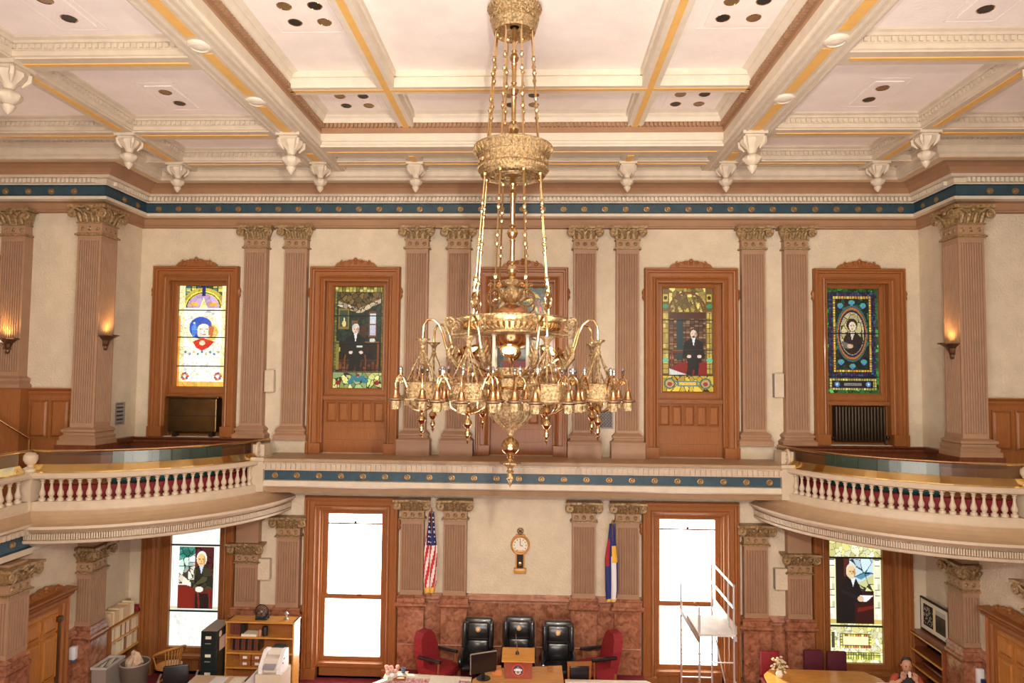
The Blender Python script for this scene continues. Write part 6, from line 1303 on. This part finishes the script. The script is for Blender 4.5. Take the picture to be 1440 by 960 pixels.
obj('blades', b, mat('grey blades', (.25, .23, .24), .4), t); obj('hub', MB().ball((0, -.06, .16), .025, 8), GREY, t)
tag(obj('figurine', MB().lathe([(.04, 0), (.045, .02), (.015, .04), (.02, .09), (.045, .11), (.02, .14), (.0001, .16)], 12, (BX + .46, BY_ + .1, 1.5)), STEEL, smooth=True), 'small metal figurine at the right end of the bookshelf top', 'figurine')
tag(obj('coffee_can', MB().lathe([(.0001, 0), (.055, 0), (.055, .15), (.05, .17), (.0001, .17)], 18, (BX + .06, BY_ + .05, 1.2)), BLACK, smooth=True), 'black coffee can on the upper bookshelf level', 'can')
tag(obj('mug', MB().lathe([(.0001, 0), (.03, 0), (.035, .11), (.03, .11), (.0001, .02)], 14, (BX - .03, BY_ + .02, 1.2)), mat('rose ceramic', (.5, .22, .18), .4), smooth=True), 'pinkish mug leaning against the black coffee can', 'mug')
tag(obj('paper_stack', MB().bbox(BX - .38, BX - .08, BY_ - .04, BY_ + .18, 1.2, 1.245, .004), PAPER), 'pale stack of paper on the upper bookshelf level', 'paper')
tag(obj('speaker_box', MB().bbox(BX - .42, BX - .35, BY_, BY_ + .2, 1.2, 1.42, .006), BLACK), 'narrow black box standing behind the paper stack', 'box')
for i in range(14): volume('dark_book', .038, .2, .22, [WOODD, BLACKL, mat('maroon cloth', (.12, .03, .03), .7)][i % 3], (BX - .60 + i * .042, BY_ + .25, .90), 0, ['brown', 'black', 'maroon'][i % 3] + ' bound book on the second bookshelf level', 'dark books of the wide bookshelf')
for i in range(5): volume('dark_book', .038, .2, .23, [WOODD, mat('maroon cloth', (.12, .03, .03), .7)][i % 2], (BX - .62 + i * .042, BY_ + .25, 1.20), 0, ['brown', 'maroon'][i % 2] + ' bound book on the top inner bookshelf level', 'dark books of the top inner bookshelf level')
tag(obj('phone_directory', MB().bbox(BX + .20, BX + .46, BY_ - .02, BY_ + .2, .90, .95, .01).bbox(BX + .22, BX + .44, BY_, BY_ + .18, .95, 1.0, .01), mat('slate plastic', (.08, .11, .13), .4)), 'slate coloured desk telephone on the second bookshelf level', 'telephone')
t = thing('drawer_unit', 'low wooden drawer unit with white labels on bookshelf', 'drawers', (BX - .1, BY_, .62))
for i in range(3):
    for j in range(2):
        o = obj('drawer', MB().bbox(-.30 + i * .24, -.08 + i * .24, -.04, .2, .01 + j * .12, .12 + j * .12, .005), WOOD, t); obj('label', MB().box(-.23 + i * .24, -.15 + i * .24, -.046, -.04, .04 + j * .12, .085 + j * .12), WHITE, o)
# printer, stand, work desk
t = thing('printer', 'white office printer on a stand right of the bookshelf', 'printer', (-4.42, 12.45, .98)); b = MB(); pr = [(-.20, 0), (.2, 0), (.22, .06), (.2, .32), (.04, .34), (-.2, .12)]
b.prism(pr, lambda y, z, x: (x, y, z), -.20, -.13); obj('side_shell', b, WHITE, t); obj('side_shell', MB().prism(pr, lambda y, z, x: (x, y, z), .13, .20), WHITE, t)
obj('body', MB().bbox(-.13, .13, -.14, .2, 0, .24, .01).bbox(-.13, .13, .05, .2, .24, .31, .01), mat('warm white plastic', (.70, .62, .55), .5), t); obj('paper_tray', MB().add([(-.11, -.26, .10), (.11, -.26, .10), (.11, -.05, .20), (-.11, -.05, .20)], [(0, 1, 2, 3)]), mat('grey tray', (.3, .28, .32), .4), t); obj('buttons', MB().box(.205, .209, -.05, 0, .2, .22).box(.205, .209, -.1, -.07, .14, .16), BLACK, t)
tag(obj('printer_stand', MB().box(-4.66, -4.18, 12.22, 12.68, .0, .98), CREAM), 'cream cupboard under the white printer', 'cupboard')
tag(obj('partition_screen', MB().box(-4.72, -4.69, 11.6, 12.6, 0, .97), WHITE), 'low white partition screen beside the printer', 'screen')
t = thing('work_desk', 'tan topped work desk in the lower left foreground strewn with papers', 'desk', (-5.25, 12.3, 0), world=True); obj('desk_top', MB().box(-5.95, -4.78, 11.7, 12.66, .72, .75), mat('tan laminate', (.62, .45, .28), .4), t)
for x, y in ((-5.9, 11.75), (-4.85, 11.75), (-5.9, 12.58), (-4.85, 12.58)): obj('leg', MB().box(x - .025, x + .025, y - .025, y + .025, 0, .72), BLACK, t)
tag(obj('paper_sheet', MB().box(-5.55, -5.30, 12.3, 12.6, .751, .757), WHITE), 'white sheet in the middle of the tan work desk', 'paper'); tag(obj('paper_sheet', MB().box(-5.2, -4.98, 12.35, 12.6, .751, .757), PAPER), 'cream sheet at the right end of the tan work desk', 'paper')
tag(obj('stapler', MB().bbox(-4.93, -4.86, 12.4, 12.6, .751, .79, .01), BLACK), 'black stapler at the corner of the tan work desk', 'stapler')
t = thing('wall_outlet', 'white outlet box with looping cable left of the clear window', 'outlet', (-4.56, 14.14, .33)); obj('plate', MB().bbox(-.04, .04, -.03, 0, -.08, .08, .01), WHITE, t, True); obj('cable', MB().tube([(0, -.03, -.02), (-.05, -.15, -.1), (-.15, -.25, -.16), (-.3, -.3, -.12), (-.4, -.3, -.3)], .008, 5), WHITE, t, True)
t = thing('sanitiser_dispenser', 'white hand sanitiser dispenser on the lower left corner pier', 'dispenser', (-8.27, 12.655, 1.0)); obj('body', MB().bbox(-.06, .06, -.11, 0, 0, .24, .025), WHITE, t, True); obj('nozzle', MB().lathe([(.02, -.05), (.035, -.02), (.03, 0)], 10, (0, -.06, 0)), mat('blue plastic', (.06, .14, .3), .4), t, True)
t = thing('wall_telephone', 'white wall telephone on the lower right corner pier', 'telephone', (8.27, 12.655, .98)); obj('body', MB().bbox(-.07, .07, -.07, 0, 0, .26, .015), WHITE, t, True); obj('handset', MB().bbox(-.02, .05, -.11, -.06, -.05, .1, .015), mat('navy plastic', (.02, .03, .1), .3), t, True)

# ------------------------------------------------------------------ scaffold
t = thing('scaffold_tower', 'pale metal rolling scaffold tower in front of the bright right window', 'scaffold', (3.52, 13.0, 0), world=True); AL = mat('bright aluminium', (.80, .78, .76), .35, .7)
PX = (3.22, 3.82); PY = (12.2, 13.7)
for x in PX:
    for y in PY:
        top = {(3.22, 12.2): 2.35, (3.82, 12.2): 2.74, (3.22, 13.7): 2.3, (3.82, 13.7): 2.74}[(x, y)]
        obj('post', MB().tube([(x, y, .12), (x, y, top)], .020, 8), AL, t, True); obj('caster', MB().lathe([(.0001, -.02), (.055, -.02), (.055, .02), (.0001, .02)], 14, (x, y, .056), axis=(1, 0, 0)), BLACK, t)
obj('platform_deck', MB().box(3.2, 3.84, 12.15, 13.1, 1.86, 1.90), mat('pale plywood', (.62, .56, .52), .6, nz=4), t); obj('deck_beam', MB().box(3.18, 3.22, 12.15, 13.75, 1.76, 1.86), WOOD, t); obj('deck_beam', MB().box(3.82, 3.86, 12.15, 13.75, 1.78, 1.86), AL, t)
obj('toe_board', MB().box(3.835, 3.86, 12.15, 13.75, 1.90, 2.04), AL, t)
for z in (2.72, 2.34): obj('guard_rail', MB().tube([(3.82, 12.18, z), (3.82, 13.72, z)], .022, 8), AL, t, True)
obj('guard_post', MB().tube([(3.82, 12.55, 1.9), (3.82, 12.55, 2.72)], .018, 8), AL, t, True)
for z in (.5, .95, 1.4): obj('rung', MB().tube([(3.22, 12.2, z), (3.82, 12.2, z)], .012, 6), AL, t, True)
for z in (.5, .95, 1.4): obj('rung', MB().tube([(3.22, 13.7, z), (3.82, 13.7, z)], .012, 6), AL, t, True)
obj('brace', MB().tube([(2.75, 11.9, .3), (3.22, 12.2, 1.1)], .016, 6), WOOD, t, True); obj('brace', MB().tube([(3.82, 12.2, 1.1), (4.4, 12.0, .3)], .014, 6), AL, t, True); obj('brace', MB().tube([(3.82, 12.2, .3), (3.82, 13.7, 1.6)], .014, 6), AL, t, True)

# ------------------------------------------------------------------ right corner
t = thing('long_table', 'honey oak long table in the lower right corner', 'table', (5.7, 12.8, 0), world=True)
obj('table_top', MB().prism([(4.55, 12.3), (4.66, 13.2), (4.86, 13.46), (6.60, 13.44), (6.78, 13.15), (6.85, 12.3)], lambda x, y, z: (x, y, z), .76, .80), WOODL, t)
for x, y in ((4.75, 12.5), (6.65, 12.5), (4.95, 13.3), (6.55, 13.3)): obj('leg', MB().box(x - .04, x + .04, y - .04, y + .04, 0, .76), WOOD, t)
def rchair(loc, rz, m, lab):
    t = thing('padded_chair', lab, 'chair', loc, rz, 'padded chairs behind the long table'); b = MB().bbox(-.19, .19, .16, .24, .50, 1.0, .035); obj('backrest', b, m, t, True); obj('seat', MB().bbox(-.20, .20, -.24, .2, .42, .5, .03), m, t, True)
    for x in (-.2, .2):
        for y in (-.2, .2): obj('leg', MB().tube([(x, y, 0), (x, y, .43)], .014, 6), BLACK, t)
DR = mat('dark maroon upholstery', (.085, .008, .02), .8)
rchair((4.98, 13.62, 0), 0, RED, 'bright red padded chair behind the dried flowers'); rchair((5.86, 13.72, 0), 0, DR, 'dark maroon padded chair, middle one behind the table'); rchair((6.30, 13.68, 0), 0, DR, 'dark maroon padded chair in front of the tall stained window')
t = thing('dried_flowers', 'vase of cream dried flowers on the near left table edge', 'flowers', (4.92, 13.12, .80)); obj('vase', MB().lathe([(.0001, 0), (.05, 0), (.07, .05), (.05, .10), (.035, .13), (.03, .12), (.0001, .02)], 14), PAPER, t, True); r_ = random.Random(8); b = MB(); c2 = MB()
for i in range(34):
    a = r_.uniform(0, 2 * PI); rr = r_.uniform(.02, .15); z = r_.uniform(.12, .36) - rr * .4; p = (rr * math.cos(a), rr * math.sin(a) * .7, z)
    b.tube([(0, 0, .10), (p[0] * .5, p[1] * .5, z * .7), p], .004, 4); c2.lathe([(.0001, -.01), (.022, .0), (.03, .022), (.012, .03), (.0001, .025)], 6, p, axis=(p[0], p[1], .15))
obj('stems', b, mat('olive stem', (.22, .2, .06), .7), t); obj('blooms', c2, mat('cream petals', (.75, .62, .42), .7, nz=20, amt=.4), t)
tag(obj('white_card', MB().box(6.62, 6.84, 12.7, 12.95, .80, .815), WHITE), 'small white card at the right end of the long table', 'card')
t = thing('low_bookcase', 'empty mahogany bookcase with pale shelf edges under the framed picture', 'bookcase', (8.33, 13.8, 0), -PI / 2); W2 = .57; RW = mat('red oak', (.26, .07, .025), .35, nz=4, kind='wood', coat=.3)
obj('side_panel', MB().box(-W2, -W2 + .03, -.36, 0, 0, 1.27), RW, t); obj('side_panel', MB().box(W2 - .03, W2, -.36, 0, 0, 1.27), RW, t); obj('back_panel', MB().box(-W2, W2, -.01, 0, 0, 1.27), RW, t); obj('top_board', MB().box(-W2 - .01, W2 + .01, -.38, 0, 1.27, 1.295), RW, t)
for z in (1.27, .95, .64): obj('shelf_edge', MB().box(-W2, W2, -.385, -.36, z - .01, z + .025), WOODL, t)
for z in (.95, .64, .3): obj('shelf_board', MB().box(-W2 + .03, W2 - .03, -.36, -.01, z - .01, z + .01), RW, t)
tag(obj('rolled_map', MB().tube([(8.12, 13.35, .70), (8.14, 14.2, .70)], .03, 8), WOODD, smooth=True), 'dark rolled map lying on the middle shelf of the right bookcase', 'map')

# ------------------------------------------------------------------ person seated at the lower right
def person():
    t = thing('person', 'seated person in dark vest and orange red shirt raising both hands to the mouth', 'person', (7.05, 12.75, 0), -.25)
    J = {'pelvis': ((0, .05, .52), .135), 'belly': ((0, .03, .70), .13), 'chest': ((0, -.02, .90), .15), 'neck0': ((0, -.05, 1.05), .075), 'neck1': ((-.01, -.08, 1.12), .055), 'head': ((-.02, -.10, 1.20), .06)}
    E_ = [('pelvis', 'belly'), ('belly', 'chest'), ('chest', 'neck0'), ('neck0', 'neck1'), ('neck1', 'head')]
    for s_, n in ((-1, 'l'), (1, 'r')):
        J['sh' + n] = ((s_ * .185, -.03, 1.0), .07); J['el' + n] = ((s_ * .31, -.18, .86), .05) if s_ < 0 else ((.27, -.20, .84), .05); J['wr' + n] = ((s_ * .10 - .03, -.28, 1.07), .03)
        J['hip' + n] = ((s_ * .10, -.02, .50), .09); J['kn' + n] = ((s_ * .13, -.42, .52), .065); J['an' + n] = ((s_ * .13, -.40, .10), .045); J['toe' + n] = ((s_ * .14, -.55, .05), .04)
        E_ += [('chest', 'sh' + n), ('sh' + n, 'el' + n), ('el' + n, 'wr' + n), ('pelvis', 'hip' + n), ('hip' + n, 'kn' + n), ('kn' + n, 'an' + n), ('an' + n, 'toe' + n)]
    ks = list(J); me = bpy.data.meshes.new('body'); me.from_pydata([J[k][0] for k in ks], [(ks.index(a), ks.index(b2)) for a, b2 in E_], [])
    o = bpy.data.objects.new('body', me); C.objects.link(o); m = o.modifiers.new('skin', 'SKIN'); o.modifiers.new('sub', 'SUBSURF').levels = 2; o.modifiers['sub'].render_levels = 2
    for i, k in enumerate(ks): me.skin_vertices[0].data[i].radius = (J[k][1],) * 2; me.skin_vertices[0].data[i].use_root = (k == 'pelvis')
    dg = bpy.context.evaluated_depsgraph_get(); ev = o.evaluated_get(dg); m2 = bpy.data.meshes.new_from_object(ev); bpy.data.objects.remove(o)
    SH = mat('orange red shirt', (.42, .07, .03), .8); VE = mat('dark vest', (.03, .03, .035), .8); TR = mat('dark trousers', (.02, .02, .03), .8); 
    for q in (SH, VE, TR, SKIN): m2.materials.append(q)
    for p in m2.polygons:
        c = p.center; fore = (Vector(c) - Vector((-.13, -.28, 1.07))).length < .11 or (Vector(c) - Vector((.07, -.28, 1.07))).length < .11
        p.material_index = 3 if (c.z > 1.08 or (c.x < -.12 and c.y < -.14 and c.z > .8) or fore) else (2 if c.z < .62 else (1 if abs(c.x) < .15 else 0)); p.use_smooth = True
    o = link('body', m2, t)
    hd = MB().lathe([(.0001, -.115), (.045, -.105), (.062, -.08), (.072, -.04), (.078, .0), (.080, .04), (.070, .085), (.045, .112), (.0001, .12)], 18, (-.02, -.11, 1.25)); hd.v = [(x, -.11 + (y + .11) * 1.15, z) for x, y, z in hd.v]
    hd.lathe([(.0001, .028), (.012, .0), (.014, -.02), (.0001, -.022)], 8, (-.02, -.205, 1.245)); hd.ball((-.10, -.10, 1.245), .018, 6).ball((.06, -.10, 1.245), .018, 6)
    h = obj('head', hd, SKIN, t, True); f = MB().ball((-.048, -.192, 1.262), .010, 6).ball((.008, -.192, 1.262), .010, 6).tube([(-.05, -.192, 1.28), (-.03, -.197, 1.284)], .004, 4).tube([(-.01, -.197, 1.284), (.012, -.192, 1.28)], .004, 4); obj('eyes_and_brows', f, HAIR, h)
    obj('mouth', MB().tube([(-.045, -.19, 1.195), (-.02, -.199, 1.192), (.005, -.19, 1.195)], .005, 5), mat('lip', (.4, .12, .1), .5), h)
    hr = MB().lathe([(.084, .0), (.087, .04), (.078, .09), (.05, .12), (.0001, .13)], 16, (-.02, -.095, 1.252)); hr.v = [(x, y if y > -.12 else -.12 + (y + .12) * .55, z + (.0 if y > -.1 else .035)) for x, y, z in hr.v]; obj('hair', hr, HAIR, h, True)
    for s_, wx in ((-1, -.13), (1, .07)):
        b = MB().bbox(wx - .035, wx + .035, -.315, -.275, 1.07, 1.15, .014)
        for i in range(4): fx = wx - .028 + i * .019; L_ = (.055, .065, .06, .048)[i]; b.tube([(fx, -.295, 1.14), (fx, -.315, 1.14 + L_ * .5), (fx - s_ * .015, -.31, 1.14 + L_), (fx - s_ * .022, -.285, 1.145 + L_ * .9)], [.010, .0095, .009, .007], 6)
        b.tube([(wx - s_ * .03, -.29, 1.09), (wx - s_ * .05, -.30, 1.12), (wx - s_ * .052, -.29, 1.155)], [.012, .011, .008], 6); obj('hand', b, SKIN, t, True)
    return t
person()
t = thing('drinking_glass', 'small pale cup held to the mouth by the seated person', 'cup', (6.95, 12.45, 1.13)); obj('cup_wall', MB().lathe([(.0001, 0), (.022, 0), (.028, .09), (.024, .09), (.018, .01)], 12), PAPER, t, True)
t = thing('wooden_chair', 'dark wooden chair under the seated person', 'chair', (7.05, 12.75, 0), -.25)
obj('seat', MB().bbox(-.23, .23, -.24, .24, .36, .41, .02), WOODD, t, True); obj('backrest', MB().bbox(-.22, .22, .23, .27, .55, .90, .015), WOODD, t, True)
for x in (-.2, .2):
    obj('leg', MB().tube([(x, -.2, 0), (x, -.2, .37)], .018, 6), WOODD, t); obj('leg', MB().tube([(x, .22, 0), (x, .25, .9)], .018, 6), WOODD, t)
